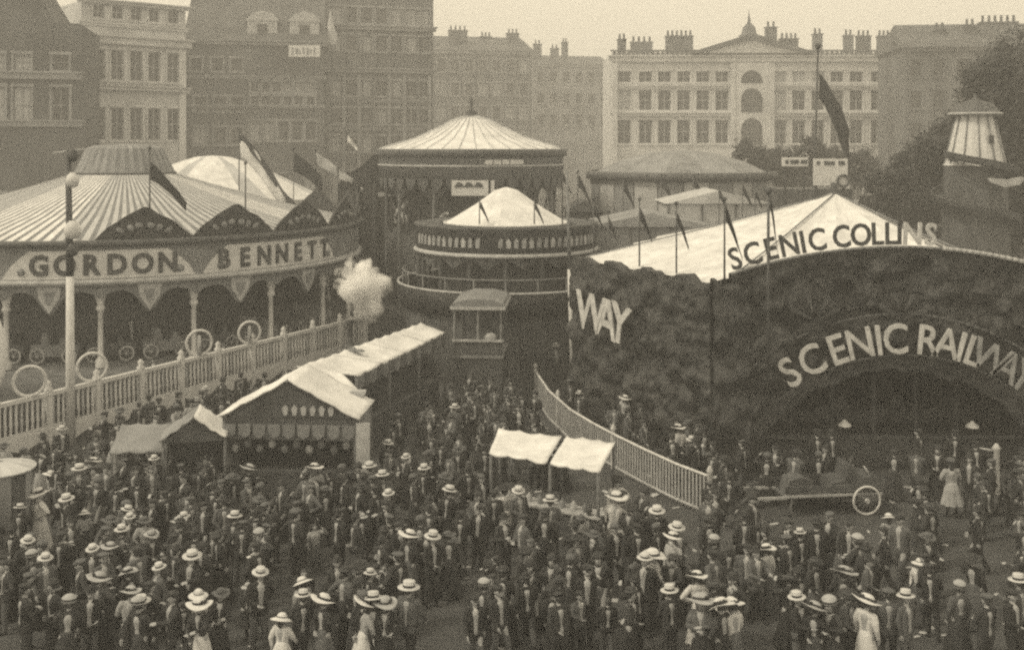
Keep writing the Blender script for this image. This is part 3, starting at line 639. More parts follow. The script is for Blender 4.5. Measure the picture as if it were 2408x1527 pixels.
for (x, y, z), (sx, sy, sz) in (((-.15, 0, .1), (1.25, .9, .95)), ((-.12, 0, .7), (.6, .5, .8)), ((.55, 0, .2), (.85, .6, .6)), ((.3, 0, -.7), (.55, .5, 1.05))):
    mp = N_('ShaderNodeMapping'); mp.vector_type = 'TEXTURE'; mp.inputs['Location'].default_value = (x, y, z); mp.inputs['Scale'].default_value = (sx, sy, sz)
    g = N_('ShaderNodeTexGradient'); g.gradient_type = 'SPHERICAL'; nt.links.new(wc.outputs[0], mp.inputs[0]); nt.links.new(mp.outputs[0], g.inputs[0])
    if last is None: last = g.outputs['Fac']
    else: mx = N_('ShaderNodeMath', 'MAXIMUM'); nt.links.new(last, mx.inputs[0]); nt.links.new(g.outputs['Fac'], mx.inputs[1]); last = mx.outputs[0]
a_ = N_('ShaderNodeMath', 'MULTIPLY_ADD', _1=1.6, _2=-.84); nt.links.new(nz.outputs['Fac'], a_.inputs[0])
b_ = N_('ShaderNodeMath', 'MULTIPLY_ADD', _1=1.0, _2=-.05); nt.links.new(last, b_.inputs[0])
s1 = N_('ShaderNodeMath', 'ADD'); nt.links.new(a_.outputs[0], s1.inputs[0]); nt.links.new(b_.outputs[0], s1.inputs[1]); s1.use_clamp = True
gt0 = N_('ShaderNodeMath', 'GREATER_THAN', _1=.005); nt.links.new(last, gt0.inputs[0])
s2 = N_('ShaderNodeMath', 'MULTIPLY', _1=15.0); nt.links.new(s1.outputs[0], s2.inputs[0]); s3 = N_('ShaderNodeMath', 'MULTIPLY'); nt.links.new(s2.outputs[0], s3.inputs[0]); nt.links.new(gt0.outputs[0], s3.inputs[1])
nt.links.new(s3.outputs[0], pv.inputs['Density']); nt.links.new(pv.outputs[0], om.inputs['Volume']); so.data.materials.clear(); so.data.materials.append(vm)
tag(so, 'soft bright white puff of steam beside the balustrade end', 'steam'); so['kind'] = 'stuff'
scene.cycles.volume_step_rate = .5

# ---------------------------------------------------------------- grey tent ride behind, signs, helter skelter
gt_ = thing('grey_tent_ride', 'round ride with grey domed canvas behind the pennants', 'fairground ride', (*XY(1600, 70), 0))
pf = [(.05, ZZ(352, 70)), (2.0, ZZ(358, 70)), (4.2, ZZ(380, 70)), (6.2, ZZ(414, 70))]
ga = gore(pf, 28).mesh('canvas_panel', M['grey_canvas']); gb2 = gore(pf, 28).mesh('canvas_panel', M['mid_paint'])
for k in range(28): link('canvas_panel', gb2 if k % 3 == 0 else ga, gt_).rotation_euler = (0, 0, R(k * 360 / 28))
ze = ZZ(428, 64)
MB().lathe([(6.2, ze), (6.35, ze + .05), (6.3, ze + .5), (6.0, ze + .55)], 40).build('eave_board', M['dark_paint'], gt_)
for k in range(24):
    th = k * 15
    o = bent_panel(th - 7.2, th + 7.2, 6.0, lambda t: 2.0, lambda t: ze + .05, 0, M['grey_canvas'] if k % 2 else M['off_canvas'], 'wall_panel', gt_, .04, 6)
MB().lathe([(6.0, 0), (6.0, 2.0)], 40).build('base_wall', M['dark_paint'], gt_)
# flat-topped grey side tents that fill the middle distance
for i, (x, y0, Y, w, d, h, m, lab) in enumerate(((1375, 470, 60, 2.0, 3, ZZ(470, 60), 'dark_paint', 'dark peaked booth directly right of the small round ride'),
                                            (1530, 505, 52, 6.0, 4, ZZ(500, 52), 'grey_canvas', 'long grey canvas booth behind the white scalloped roof'),
                                            (1690, 470, 56, 5.4, 4, ZZ(448, 56), 'off_canvas', 'pale canvas booth roof behind the tall pennant'))):
    t = thing('canvas_booth', lab, 'booth', (*XY(x, Y), 0), 0, 'canvas booths behind the scenic ride')
    MB().box(-w / 2, w / 2, 0, d, 0, h - .7).build('wall', M[m], t)
    MB().prism([(-w / 2 - .2, h - .69), (w / 2 + .2, h - .69), (0, h)], -.2, d + .2).build('roof', M[m], t)
    for k in range(4): MB().tube((-w / 2 + w * k / 3, -.05, 0), (-w / 2 + w * k / 3, -.05, h - .75), .05, .05, 6).build('pole', M['dark_paint'], t)

sb = thing('sign_booth', 'dark booth carrying two white sign boards behind the tall flagpole', 'booth', (*XY(1915, 60), 0))
MB().box(-2.0, 2.2, .1, 3, 0, ZZ(445, 60)).build('wall', M['dark_paint'], sb)
for x0, x1, y0, y1 in ((1838, 1899, 370, 391), (1912, 1992, 373, 436)):
    a, c = (x0 - 1915) * 60 / FU, (x1 - 1915) * 60 / FU
    bd = MB().box(a, c, -.05, .06, ZZ(y1, 60), ZZ(y0, 60)).build('white_board', M['white_paint'], sb)
    for k in range(4): MB().box(a + .18 + k * (c - a - .3) / 4, a + .18 + k * (c - a - .3) / 4 + .18 * (1 + k % 2), -.08, -.053, ZZ(y0 + 15, 60), ZZ(y0 + 6, 60)).build('dark_mark', M['letter_dark'], bd)
    for x in (a + .15, c - .25): MB().box(x, x + .1, .063, .16, 0, ZZ(y0, 60)).build('post', M['iron'], sb)
MB().torus((1.6, -.12, ZZ(425, 60)), .32, .08, 'y', 16, 6).build('hoop', M['dark_paint'], sb)

hs = thing('helter_skelter', 'white tapering slide tower with spiral chute at upper right', 'slide tower', (*XY(2292, 62), 0))
zt, zb = ZZ(268, 62), ZZ(385, 62)
MB().lathe([(1.78, zb - .1), (1.7, zb), (1.02, zt)], 12, smooth=False).build('upper_storey', M['white_paint'], hs)
MB().lathe([(2.1, 0), (1.72, zb - .12)], 12, smooth=False).build('lower_tower', M['dark_paint'], hs)
for k in range(12):
    th = k * 30 + 15
    MB().path([ring(1.72, th, zb), ring(1.04, th, zt)], .04, 5).build('batten', M['mid_paint'], hs)
for th in (12,):
    o = MB().box(-.12, .12, -.12, 0, ZZ(338, 62), ZZ(318, 62)).build('window', M['glass'], hs, ring(1.42, th)); o.rotation_euler = (0, 0, R(th))
MB().lathe([(1.45, zt - .05), (1.4, zt + .1), (.95, zt + .6), (.1, zt + .9), (.05, zt + 1.2)], 16).build('cap_roof', M['dark_paint'], hs)
MB().torus((0, 0, zt), 1.46, .07, 'z', 30, 5).build('cap_rim', M['pale_paint'], hs)
ch_ = MB(); rl = MB(); n = 110
pts = []
for k in range(n + 1):
    u = k / n; th = -70 + 360 * 3.2 * u; z = zb + .35 - (zb - .6) * u; r0 = 1.76 + .4 * (1 - z / zb) if z < zb else 1.76
    pts.append((ring(r0, th, z), ring(r0 + .55, th, z), ring(r0 + .55, th, z + .4)))
vs_ = [p for tr in pts for p in tr] + [p + Vector((0, 0, -.09)) for tr in pts for p in tr[:2]]
o = 3 * (n + 1); fs = []
for k in range(n):
    fs += [(3*k, 3*k+1, 3*k+4, 3*k+3), (3*k+1, 3*k+2, 3*k+5, 3*k+4), (o+2*k, o+2*k+2, o+2*k+3, o+2*k+1)]
ch_.add(vs_, fs, 0, True).build('chute', M['dark_paint'], hs)
rl.path([t_[2] for t_ in pts], .05, 5).build('chute_rim', M['dark_paint'], hs)
MB().prism([(-1.0, .35), (-.9, .1), (-.1, -.2), (.8, -.05), (1.1, .3), (.9, .4), (.2, .25), (-.6, .3)], -.1, .1).build('pale_canopy', M['pale_paint'], hs, (.62, -2.5, ZZ(432, 59.5)))
# tall flagpole
tp_ = P(1927, 112, 62)
flagpole('tallest flagpole with a long dark flag hanging limp before the grand hall', 1905, 112, 62, 0, 2.5, 1.5, 1.5, M['flag'], r=.09, taper=1.5, dz=1.5, lean=.45, seed=31, amp=.12)

# ---------------------------------------------------------------- the scenic railway ride on the right
sw = thing('scenic_railway', 'huge dark carved ride with white tent roof and SCENIC RAILWAY arch', 'fairground ride', (12.12, 33.0, 0))
O = Vector((12.12, 33.0, 0))
AX = 5.25                                                     # half width of the front
crest = lambda dx: 7.28 - dx * dx / 32.4
ZC, RI = -2.0, 5.4
from mathutils import noise
def arc_low(dx): return max(0.0, ZC + math.sqrt(max(0, RI * RI - dx * dx)) + .22 * noise.noise(Vector((dx * 1.7, 0, 2))) + .1 * noise.noise(Vector((dx * 5, 3, 2))))
from mathutils import noise
def rock(x, z, sd): 
    p = Vector((x * .9, z * .9, sd)); a = noise.fractal(p, 1.0, 2.0, 4); b_ = noise.voronoi(Vector((x * 1.3, z * 1.3, sd)))[0][0]
    c_ = noise.voronoi(Vector((x * 3.6, z * 2.6, sd + 2)))[0]
    return .26 * a + .5 * max(0, .62 - b_) + .22 * min(.35, c_[1] - c_[0])
def front_panel(x0, x1, low, high, y0, y1, n=90, rows=40, sd=0.0, rough=1.0):
    """a rough modelled face: scenic rockwork in relief"""
    q = MB(); vs_ = []; fs = []; m_ = rows + 1
    for k in range(n + 1):
        x = x0 + (x1 - x0) * k / n; l, h = low(x), max(high(x), low(x) + .02)
        for j in range(m_):
            z = l + (h - l) * j / rows; e = min(1, 4 * min(j, rows - j) / rows + .25); vs_.append((x + .06 * noise.noise(Vector((x * 3, z * 3, sd + 5))), y0 - rough * e * rock(x, z, sd), z + (0 if 0 < j < rows else .05 * noise.noise(Vector((x * 4, 0, sd))))))
    o = len(vs_)
    for k in range(n + 1):
        x = x0 + (x1 - x0) * k / n; l, h = low(x), max(high(x), low(x) + .02); vs_ += [(x, y1, l), (x, y1, h)]
    for k in range(n):
        for j in range(rows): a = k * m_ + j; fs.append((a, a + m_, a + m_ + 1, a + 1))
        a, b_ = o + 2 * k, o + 2 * k + 2; fs += [(a, a + 1, b_ + 1, b_), (k * m_ + rows, (k + 1) * m_ + rows, b_ + 1, a + 1), (k * m_, a, b_, (k + 1) * m_)]
    return q.add(vs_, fs, 0, True)
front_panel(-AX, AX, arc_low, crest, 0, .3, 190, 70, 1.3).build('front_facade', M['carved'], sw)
def arc_pts(r, y, a0=-62, a1=62, n=44): return [Vector((r * math.sin(R(a0 + (a1 - a0) * k / n)), y, ZC + r * math.cos(R(a0 + (a1 - a0) * k / n)))) for k in range(n + 1)]
MB().path([p for p in arc_pts(7.2, -.14, -46, 46)], .05, 6).build('outer_arch_moulding', M['dark_paint'], sw)
MB().path([Vector((dx, -.12, crest(dx) + .02)) for dx in [-AX + .2 * k for k in range(34)]], .05, 6).build('crest_moulding', M['mid_paint'], sw); MB().path([Vector((dx, -.12, crest(dx) + .02)) for dx in [-AX + 6.6 + .2 * k for k in range(20)]], .07, 6).build('crest_moulding', M['pale_paint'], sw)
MB().path(arc_pts(5.98, -.45, -40, 41), .025, 5).build('letter_rail', M['dark_paint'], sw)
TXT = 'SCENIC RAILWAY'
angs = [-32.8, -26, -18.5, -12, -6.8, -2.2, None, 6.6, 12, 16, 19.6, 24.6, 30, 35]
for ch, a in zip(TXT, angs):
    if a is None: continue
    o = link('letter', glyph(ch, M['letter_light'] if a < 22 else M['gilt'], 1.32, .012, .03), sw, (6.05 * math.sin(R(a)), -.5, ZC + 6.05 * math.cos(R(a)))); o.rotation_euler = (0, R(a), 0); o.scale = (.9, 1, 1.0)
TOP = 'SCENIC COLLINS'
tx = [1735, 1775, 1817, 1860, 1891, 1924, None, 1980, 2025, 2062, 2093, 2114, 2144, 2186]
for ch, x in zip(TOP, tx):
    if x is None: continue
    dx = (x - CX) * 33 / FU - O.x
    o = link('letter', glyph(ch, M['letter_dark'] if x < 2120 else M['letter_light'], .98, .02, .03), sw, (dx, -.02, crest(dx) + .1)); o.rotation_euler = (0, R(math.degrees(math.asin(dx / 16.2))), 0); o.scale = (.85, 1, 1)
# fan ornaments and panels over the arch
for i, (x, y, s_) in enumerate(((1905, 745, .8), (2105, 735, .7))):
    dx = (x - CX) * 33 / FU - O.x; z = ZZ(y, 33)
    f = link('fan_ornament', None, sw, (dx, -.4, z))
    for k in range(9):
        a = -64 + 16 * k
        o = MB().prism([(-.03, .1), (.03, .1), (.1 * s_ / .7, s_ * .95), (0, s_ * 1.08), (-.1 * s_ / .7, s_ * .95)], -.1, -.02).build('fan_blade', M['dark_paint'] if k % 3 == 0 else M['carved'], f); o.rotation_euler = (0, R(a), 0)
for s_ in (-1, 1): front_panel(s_ * AX - .55, s_ * AX + .55, lambda x: 0, lambda x: 6.1 + .5 * noise.noise(Vector((x * 2, 1, 7))), -.15, .5, 16, 46, 4 + s_).build('corner_rock', M['carved'], sw)
# oblique front facing the centre of the fair
Pa, Pb = Vector((2.35, 41.2, 0)) - O, Vector((6.75, 33.5, 0)) - O
L1 = (Pb - Pa).length; an = math.atan2(Pb.y - Pa.y, Pb.x - Pa.x)
sf = link('side_front', None, sw, Pa, an)
mound = lambda x: 5.75 + .42 * abs(math.sin(x * 1.55 + .4)) ** .8 + .14 * noise.noise(Vector((x * 2.3, 0, 3)))
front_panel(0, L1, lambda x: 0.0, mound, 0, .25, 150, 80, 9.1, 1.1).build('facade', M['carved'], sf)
def on_side(x):
    for k in range(300):
        p = O + Pa + (Pb - Pa) * (k / 300)
        if CX + p.x * FU / p.y >= x: return k / 300 * L1, p.y
    return L1, 33
for ch, x, y, a in (('W', 1424, 772, 4), ('A', 1461, 787, 8), ('Y', 1491, 799, 10)):
    s_, Y = on_side(x); o = link('letter', glyph(ch, M['letter_light'], 1.95, .03, .03), sf, (s_, -.72, ZZ(y, Y))); o.rotation_euler = (0, R(a), 0); o.scale = (.95, 1, 1)
# tent roof and closed sides
ev = [Vector(p) - Vector((O.x, O.y)) for p in ((2.9, 41.2), (6.9, 33.8), (16.9, 33.8), (17.6, 41), (15, 50.5), (7, 50.5))]
ap = Vector((13.5 - O.x, 44 - O.y, 8.5)); ze = 6.1
for i in range(6):
    a, b_ = ev[i], ev[(i + 1) % 6]; n = max(3, int((b_ - a).length / 1.25))
    for k in range(n):
        p0, p1 = a.lerp(b_, k / n), a.lerp(b_, (k + 1) / n); q = MB()
        r0, r1 = Vector((p0.x, p0.y, ze - .12 * (k % 3))), Vector((p1.x, p1.y, ze - .12 * ((k + 1) % 3))); NV = 10; vs_ = []; fs = []
        for sd in (0, 1):
            for j in range(NV + 1):
                v = j / NV * .985; sag = -.16 * math.sin(math.pi * v)
                for i2 in range(5):
                    u = i2 / 4; pt = r0.lerp(r1, u).lerp(ap, v); sc = -.09 * math.sin(math.pi * u) * (1 - v); wr = .05 * noise.noise(pt * 1.7) * (1 if 0 < i2 < 4 else 0)
                    vs_.append(pt + Vector((0, 0, sag + sc + wr - .03 * sd)))
        m_ = (NV + 1) * 5
        for j in range(NV):
            for i2 in range(4): a2 = j * 5 + i2; fs += [(a2, a2 + 1, a2 + 6, a2 + 5), (m_ + a2, m_ + a2 + 5, m_ + a2 + 6, m_ + a2 + 1)]
        for i2 in range(4): fs.append((i2, m_ + i2, m_ + i2 + 1, i2 + 1))
        q.add(vs_, fs, 0, True).build('canvas_panel', M['white_canvas'], sw)
    MB().path([Vector((a.x, a.y, ze + .02)), Vector((a.x, a.y, ze)).lerp(ap, .5) - Vector((0, 0, .1)), ap * .985 + Vector((0, 0, .1))], .03, 5).build('seam_rope', M['stripe'], sw)
    if i not in (0, 1):
        q = MB(); q.add([(a.x, a.y, 0), (b_.x, b_.y, 0), (b_.x, b_.y, ze - .05), (a.x, a.y, ze - .05)], [(0, 1, 2, 3)]).build('side_wall', M['dark_canvas'], sw)
MB().tube((ap.x, ap.y, 0), (ap.x, ap.y, 8.9), .25, .15, 10).build('king_pole', M['dark_paint'], sw)
MB().add([(v.x, v.y, ze - .2) for v in ev], [tuple(range(6))]).build('inner_ceiling', M['dark_canvas'], sw)
MB().box(-4.8, 4.8, 1.5, 14, .0, .55).build('ride_platform', M['wood'], sw)
MB().lathe([(2.8, .55), (2.8, 5.8)], 12, smooth=False, c=(1.3, 10.5, 0)).build('centre_screen', M['carved'], sw)
for k in range(7):
    x = -4.2 + k * 1.4; MB().lathe([(.16, .55), (.09, .8), (.09, 4.6), (.2, 5.2)], 8).build('column', M['black_paint'], sw, (x, 2.2, 0))
for k in range(5):
    x = -3.9 + 1.95 * k
    MB().prism([(-.85, .3), (.85, .3), (1.0, .75), (.7, .95), (.3, .7), (-.3, .7), (-.6, 1.25), (-.9, 1.1)], -.5, .5).build('gondola', M['dark_paint'], sw, (x, 4.0, .55))
MB().box(-4.9, 4.9, .9, 1.0, 1.0, 1.12).box(-4.9, 4.9, .9, 1.0, .55, .62).build('guard_rail', M['dark_paint'], sw)
for x, y in ((1985, 1000), (2285, 1003)):
    dx = (x - CX) * 33.6 / FU - O.x; z = ZZ(y, 33.6)
    l = MB().lathe([(.22, 0), (.2, .05), (.06, .16), (.03, .2)], 10).build('hanging_lamp', M['white_paint'], sw, (dx, .6, z))
    MB().tube((0, 0, .2), (0, 0, arc_low(dx) - z + .3), .012, .012, 5).build('lamp_rod', M['iron'], l)

# pennant poles along the scenic ride
pn = [('slim pole with dark pennant at the left end of the white scalloped roof', 1503, 470, 39.0, 6.0, 1.0, .5, 1.6, .3),
      ('dark pennant at the near corner of the white scalloped roof', 1703, 470, 33.2, 6.1, 1.3, .42, 1.8, .25),
      ('dark spindle pennant pole standing among the SCENIC letters', 1806, 452, 32.3, 3.0, 1.5, .4, 3.2, .1),
      ('short dark pennant just below the grey domed canvas', 1555, 415, 62, 6.0, 1.3, .6, 1.2, .1),
      ('dark pennant nearest the white pole on the booth roof', 1358, 405, 58, 6.0, 1.5, .7, 1.4, .1),
      ('dark pennant in front of the pale canvas booth roof', 1690, 440, 50, 5.0, 1.2, .45, 1.6, .1),
      ('small dark pennant on the highest part of the white roof', 1775, 440, 45, 6.5, .6, .35, 1.6, .15)]
pn += [('slender dark pennant pole first right of the small white tent', 1395, 470, 45, 4.0, .9, .4, 1.6, .2), ('slender dark pennant pole second right of the small white tent', 1430, 500, 43, 4.5, .8, .4, 1.7, .2), ('thin dark pennant pole over the middle of the scalloped roof edge', 1590, 480, 36.5, 5.6, 1.0, .4, 1.8, .3), ('short dark pennant pole before the grey booth', 1465, 420, 56, 5.0, 1.3, .6, 1.5, .1), ('dark pennant pole before the grey domed ride wall', 1630, 412, 60, 5.0, 1.2, .6, 1.3, .1), ('leaning dark pennant right of the grey domed ride', 1745, 430, 54, 5.0, 1.0, .5, 1.4, .1)]
for i, (lab, x, yt, Y, zb_, fw, fh, dr, dz) in enumerate(pn):
    flagpole(lab, x, yt, Y, zb_, fw * .6, fh, dr, M['flag'], r=.035 if i != 2 else .06, taper=.35, dz=dz, seed=40 + i, m_pole=M['dark_paint'], group='pennants round the scenic ride')
t = thing('white_pole', 'tall white pole with globe lamp beside the WAY letters', 'pole', (*XY(1349, 44.7), 0))
MB().tube((0, 0, 0), (-.18, 0, 5.2), .13, .1, 10).build('lower_pole', M['white_paint'], t)
MB().tube((-.18, 0, 5.2), (-.3, 0, 9.4), .09, .05, 10).build('upper_pole', M['mid_paint'], t)
MB().ball((.22, -.1, ZZ(845, 44.7)), .2, 0, 12, (.8, .8, 1.2)).build('globe', M['white_paint'], t)
MB().tube((0, 0, ZZ(860, 44.7)), (.22, -.1, ZZ(856, 44.7)), .03, .03, 6).build('bracket', M['iron'], t)

# ---------------------------------------------------------------- curved picket fence
fp = [(1256, 868), (1290, 918), (1340, 962), (1395, 995), (1450, 1024), (1520, 1058), (1590, 1090), (1664, 1118)]
pts = [G(x, y, 1.15) for x, y in fp]
dense = []
for a, b_ in zip(pts[:-1], pts[1:]):
    n = max(2, int((b_ - a).length / .05))
    dense += [a.lerp(b_, k / n) for k in range(n)]
dense.append(pts[-1])
f0 = Vector((dense[0].x, dense[0].y, 0))
fe = thing('picket_fence', 'curved fence of thin upright slats running down to the right', 'fence', f0)
loc = [p - f0 for p in dense]
MB().path([Vector((p.x, p.y, 1.15)) for p in loc[::4] + [loc[-1]]], .045, 6).build('top_rail', M['white_paint'], fe)
MB().path([Vector((p.x, p.y, .12)) for p in loc[::4] + [loc[-1]]], .045, 6).build('bottom_rail', M['pale_paint'], fe)
pk = MB().box(-.03, .03, -.012, .012, .05, 1.13).mesh('picket', M['pale_paint'])
s_ = 0; last = None; cnt = 0
for i in range(1, len(loc)):
    s_ += (loc[i].xy - loc[i - 1].xy).length
    if last is None or s_ - last >= .118:
        last = s_; d = loc[i].xy - loc[i - 1].xy; cnt += 1
        link('picket', pk, fe, (loc[i].x, loc[i].y, 0), math.atan2(d.y, d.x))
for i in (0, len(loc) // 3, 2 * len(loc) // 3, len(loc) - 1):
    MB().lathe([(.07, 0), (.07, 1.25), (.1, 1.3), (.02, 1.45)], 8).build('post', M['white_paint'], fe, (loc[i].x + .05, loc[i].y, 0))

# ---------------------------------------------------------------- stalls
def roof_quad(corners, th=.05):
    a = [Vector(c) for c in corners]; q = MB(); n = 12; vs_ = []
    for s2 in (0, 1):
        for j in range(n + 1):
            for i in range(n + 1):
                u, v = i / n, j / n
                p = a[0].lerp(a[1], u).lerp(a[3].lerp(a[2], u), v); sag = -.13 * math.sin(math.pi * u) * math.sin(math.pi * v) + .035 * noise.noise(p * 2.3) - (.05 * abs(math.sin(3 * math.pi * u)) if j == 0 or j == n else 0)
                vs_.append(p + Vector((0, 0, sag - s2 * th)))
    m_ = (n + 1) ** 2; fs = []
    for j in range(n):
        for i in range(n):
            k = j * (n + 1) + i; fs += [(k, k + 1, k + n + 2, k + n + 1), (m_ + k, m_ + k + n + 1, m_ + k + n + 2, m_ + k + 1)]
    for i in range(n):
        for k, d in ((i, 1), (n * (n + 1) + i, 1)): fs.append((k, k + d, m_ + k + d, m_ + k))
        for k, d in ((i * (n + 1), n + 1), (i * (n + 1) + n, n + 1)): fs.append((k, k + d, m_ + k + d, m_ + k))
    return q.add(vs_, fs, 0, True)

# open stall with two white roof sheets
c = [G(1172, 1006, 2.35), G(1447, 1036, 2.35), G(1410, 1106, 2.2), G(1150, 1062, 2.2)]
base = sum(c, Vector()) / 4; base.z = 0
st = thing('game_stall', 'stall roofed with two bright white canvas sheets amid the crowd', 'stall', base)
c = [p - base for p in c]; tm, tm2, bm1, bm3 = c[0].lerp(c[1], .55), c[0].lerp(c[1], .59), c[3].lerp(c[2], .53), c[3].lerp(c[2], .565)
roof_quad([c[0], tm, bm1, c[3]]).build('canvas_sheet', M['white_canvas'], st); roof_quad([tm2, c[1], c[2], bm3]).build('canvas_sheet', M['white_canvas'], st)
for p in (c[0], c[1], c[2], c[3], tm, bm3): MB().tube((p.x * .97, p.y * .97, 0), (p.x * .97, p.y * .97, p.z - .06), .045, .045, 8).build('post', M['wood'], st)
dfront = (c[2] - c[3]); ang_ = math.atan2(dfront.y, dfront.x); q = MB(); q.box(0, dfront.xy.length, -.02, .5, .0, .95)
q.build('counter', M['dark_paint'], st, (c[3].x, c[3].y, 0), ang_)
MB().box(0, dfront.xy.length, -.08, .54, .955, 1.0).build('counter_top', M['pale_paint'], st, (c[3].x, c[3].y, 0), ang_)
for k in range(9): MB().lathe([(.07, 0), (.09, .16), (.03, .2), (.02, .26)], 8).build('prize_jar', M['pale_paint'] if k % 2 else M['mid_paint'], st, Vector((c[3].x, c[3].y, 1.0)) + Vector((math.cos(ang_), math.sin(ang_), 0)) * (.25 + .33 * k) + Vector((0, .25, 0)))

# gabled stall
base = G(690, 975, 2.6); base.z = 0; base.x = -6.5
gs = thing('gabled_stall', 'gabled stall with white roof and dark painted front', 'stall', (-6.5, 30.6, 0), R(-4))
hw, d, e, a = 1.98, 2.1, 2.65, 3.72
roof_quad([(-hw - .12, -.15, e - .05), (0, -.15, a), (0, d, a), (-hw - .12, d, e - .05)]).build('roof_sheet', M['white_canvas'], gs)
roof_quad([(0.003, -.15, a), (hw + .12, -.15, e - .05), (hw + .12, d, e - .05), (0.003, d, a)]).build('roof_sheet', M['white_canvas'], gs)
MB().prism([(-hw, e - .1), (hw, e - .1), (0, a - .12)], .0, .08).build('gable_board', M['dark_paint'], gs)
q = MB(); q.box(-hw, hw, 0, .06, e - .75, e - .12); q.build('name_board', M['dark_paint'], gs)
for k in range(6): MB().prism([(-.05, 0), (.05, 0), (.09, .2), (0, .3), (-.09, .2)], -.05, -.003).build('board_ornament', M['pale_paint'], gs, (-.1 + k * .27, 0, e - .02))
for k in range(9):
    o = MB().prism([(-.19, 0), (-.17, -.3), (0, -.42), (.17, -.3), (.19, 0)], -.04, -.003).build('valance_scallop', M['mid_paint'] if k % 2 else M['stripe'], gs, (-hw + .22 + k * .44, 0, e - .3))
for x in (-hw + .05, hw - .02): MB().tube((x, .03, 0), (x, .03, e), .06 if x < 0 else .05, None, 8).build('post', M['wood'], gs)
MB().box(hw + .02, hw + .42, -.1, -.04, .2, e - .2).build('white_drape', M['pale_paint'], gs)
MB().box(-hw, hw, .1, .6, 0, .95).build('counter', M['dark_paint'], gs)
MB().box(-hw, hw, d - .1, d, 0, e - .1).build('back_cloth', M['dark_canvas'], gs)
for s2 in (-1, 1): MB().box(s2 * hw - .03, s2 * hw + .03, .15, d - .12, 0, e - .12).build('side_cloth', M['grey_canvas'], gs)
for k in range(10): MB().ball((0, 0, 0), .12, 0, 8, (1, .8, 1.2)).build('hanging_prize', M['pale_paint'] if k % 3 == 0 else M['mid_paint'], gs, (-1.7 + k * .37, .3, 1.55 + .15 * (k % 2)))

# long stall roof behind it
c = [G(697, 862, 3.25), G(990, 757, 3.25), G(1046, 780, 2.95), G(838, 882, 2.85)]
base = sum(c, Vector()) / 4; base.z = 0
ls = thing('long_stall', 'long white stall roof running back from the gabled stall', 'stall', base); c = [p - base for p in c]
for k in range(4):
    a0, a1 = k / 4, (k + 1) / 4 - .004
    roof_quad([c[0].lerp(c[1], a0), c[0].lerp(c[1], a1), c[3].lerp(c[2], a1), c[3].lerp(c[2], a0)]).build('canvas_sheet', M['white_canvas'], ls)
dv = c[2] - c[3]; an2 = math.atan2(dv.y, dv.x); Ld = dv.xy.length
for k in range(16):
    MB().prism([(-.26, 0), (-.25, -.35), (0, -.5), (.25, -.35), (.26, 0)], -.02, .02).build('valance_scallop', M['dark_canvas'] if k % 2 else M['mid_paint'], ls, c[3].lerp(c[2], (k + .5) / 16) + Vector((.02, 0, -.06)), an2)
for u in (0, .33, .66, 1):
    for e0, e1 in ((c[3], c[2]), (c[0], c[1])):
        p = e0.lerp(e1, u); MB().tube((p.x, p.y, 0), (p.x, p.y, p.z - .06), .05, .05, 8).build('post', M['wood'], ls)
MB().box(0, Ld, .25, .6, 0, 1.0).build('counter', M['dark_paint'], ls, (c[3].x, c[3].y, 0), an2)
dv2 = c[1] - c[0]; MB().box(0, dv2.xy.length, -.1, -.05, 0, 2.6).build('back_cloth', M['dark_canvas'], ls, (c[0].x, c[0].y, 0), math.atan2(dv2.y, dv2.x))
p = c[0].lerp(c[2], .38); MB().prism([(-.45, 0), (.4, 0), (.3, .06), (.1, .07), (.02, .15), (-.1, .08), (-.4, .05)], -.15, .1).build('folded_rope', M['mid_paint'], ls, p + Vector((-.25, 0, .02)))
# low gable between the two stalls (white end sheet)
q = thing('lean_to_awning', 'white sloping awning joining the gabled stall and long stall', 'awning', G(780, 880, 0) * 0 + Vector((-5.6, 33.6, 0)))
a0 = Vector((-5.6, 33.6, 0)); cs = [P(735, 862, 33.2), P(800, 872, 33.6), P(872, 945, 32.4), P(826, 930, 32.2)]
roof_quad([x - a0 for x in (cs[0], cs[1], cs[2], cs[3])]).build('canvas_sheet', M['white_canvas'], q)
for x in cs[:3]: MB().tube(((x - a0).x, (x - a0).y, 0), ((x - a0).x, (x - a0).y, x.z - .06), .04, .04, 6).build('post', M['wood'], q)
p = G(844, 1138, 0); t = thing('white_post', 'broad pale post standing at the front corner of the gabled stall', 'post', (p.x, p.y - .2, 0))
MB().box(-.19, .19, -.08, .08, 0, 2.85).build('shaft', M['pale_paint'], t); MB().box(-.24, .24, -.12, .12, 2.853, 2.95).build('cap', M['pale_paint'], t)

# small gabled stall left
p = G(465, 1000, 2.3); t = thing('small_stall', 'small stall with white ridged roof under the balustrade', 'stall', (p.x, p.y, 0), R(12))
roof_quad([(-.05, -.7, 2.75), (.85, -.75, 2.15), (.9, .75, 2.15), (0, .8, 2.75)]).build('roof_sheet', M['white_canvas'], t)
roof_quad([(-1.0, -.7, 2.1), (-.055, -.7, 2.75), (-.005, .8, 2.75), (-1.0, .8, 2.1)]).build('roof_sheet', M['grey_canvas'], t)
MB().prism([(-.95, 2.0), (.82, 2.0), (-.05, 2.66)], -.62, -.57).build('gable_board', M['dark_paint'], t)
for x in (-.9, .8):
    for y in (-.6, .65): MB().tube((x, y, 0), (x, y, 2.1), .04, .04, 6).build('post', M['wood'], t)
MB().box(-.9, .8, -.55, -.2, 0, .95).build('counter', M['mid_paint'], t); MB().box(-.9, .8, .55, .6, 0, 2.0).build('back_cloth', M['dark_canvas'], t)
p = G(330, 1035, 1.9); t = thing('side_tilt', 'low grey canvas tilt below the balustrade', 'awning', (p.x, p.y, 0), R(8))
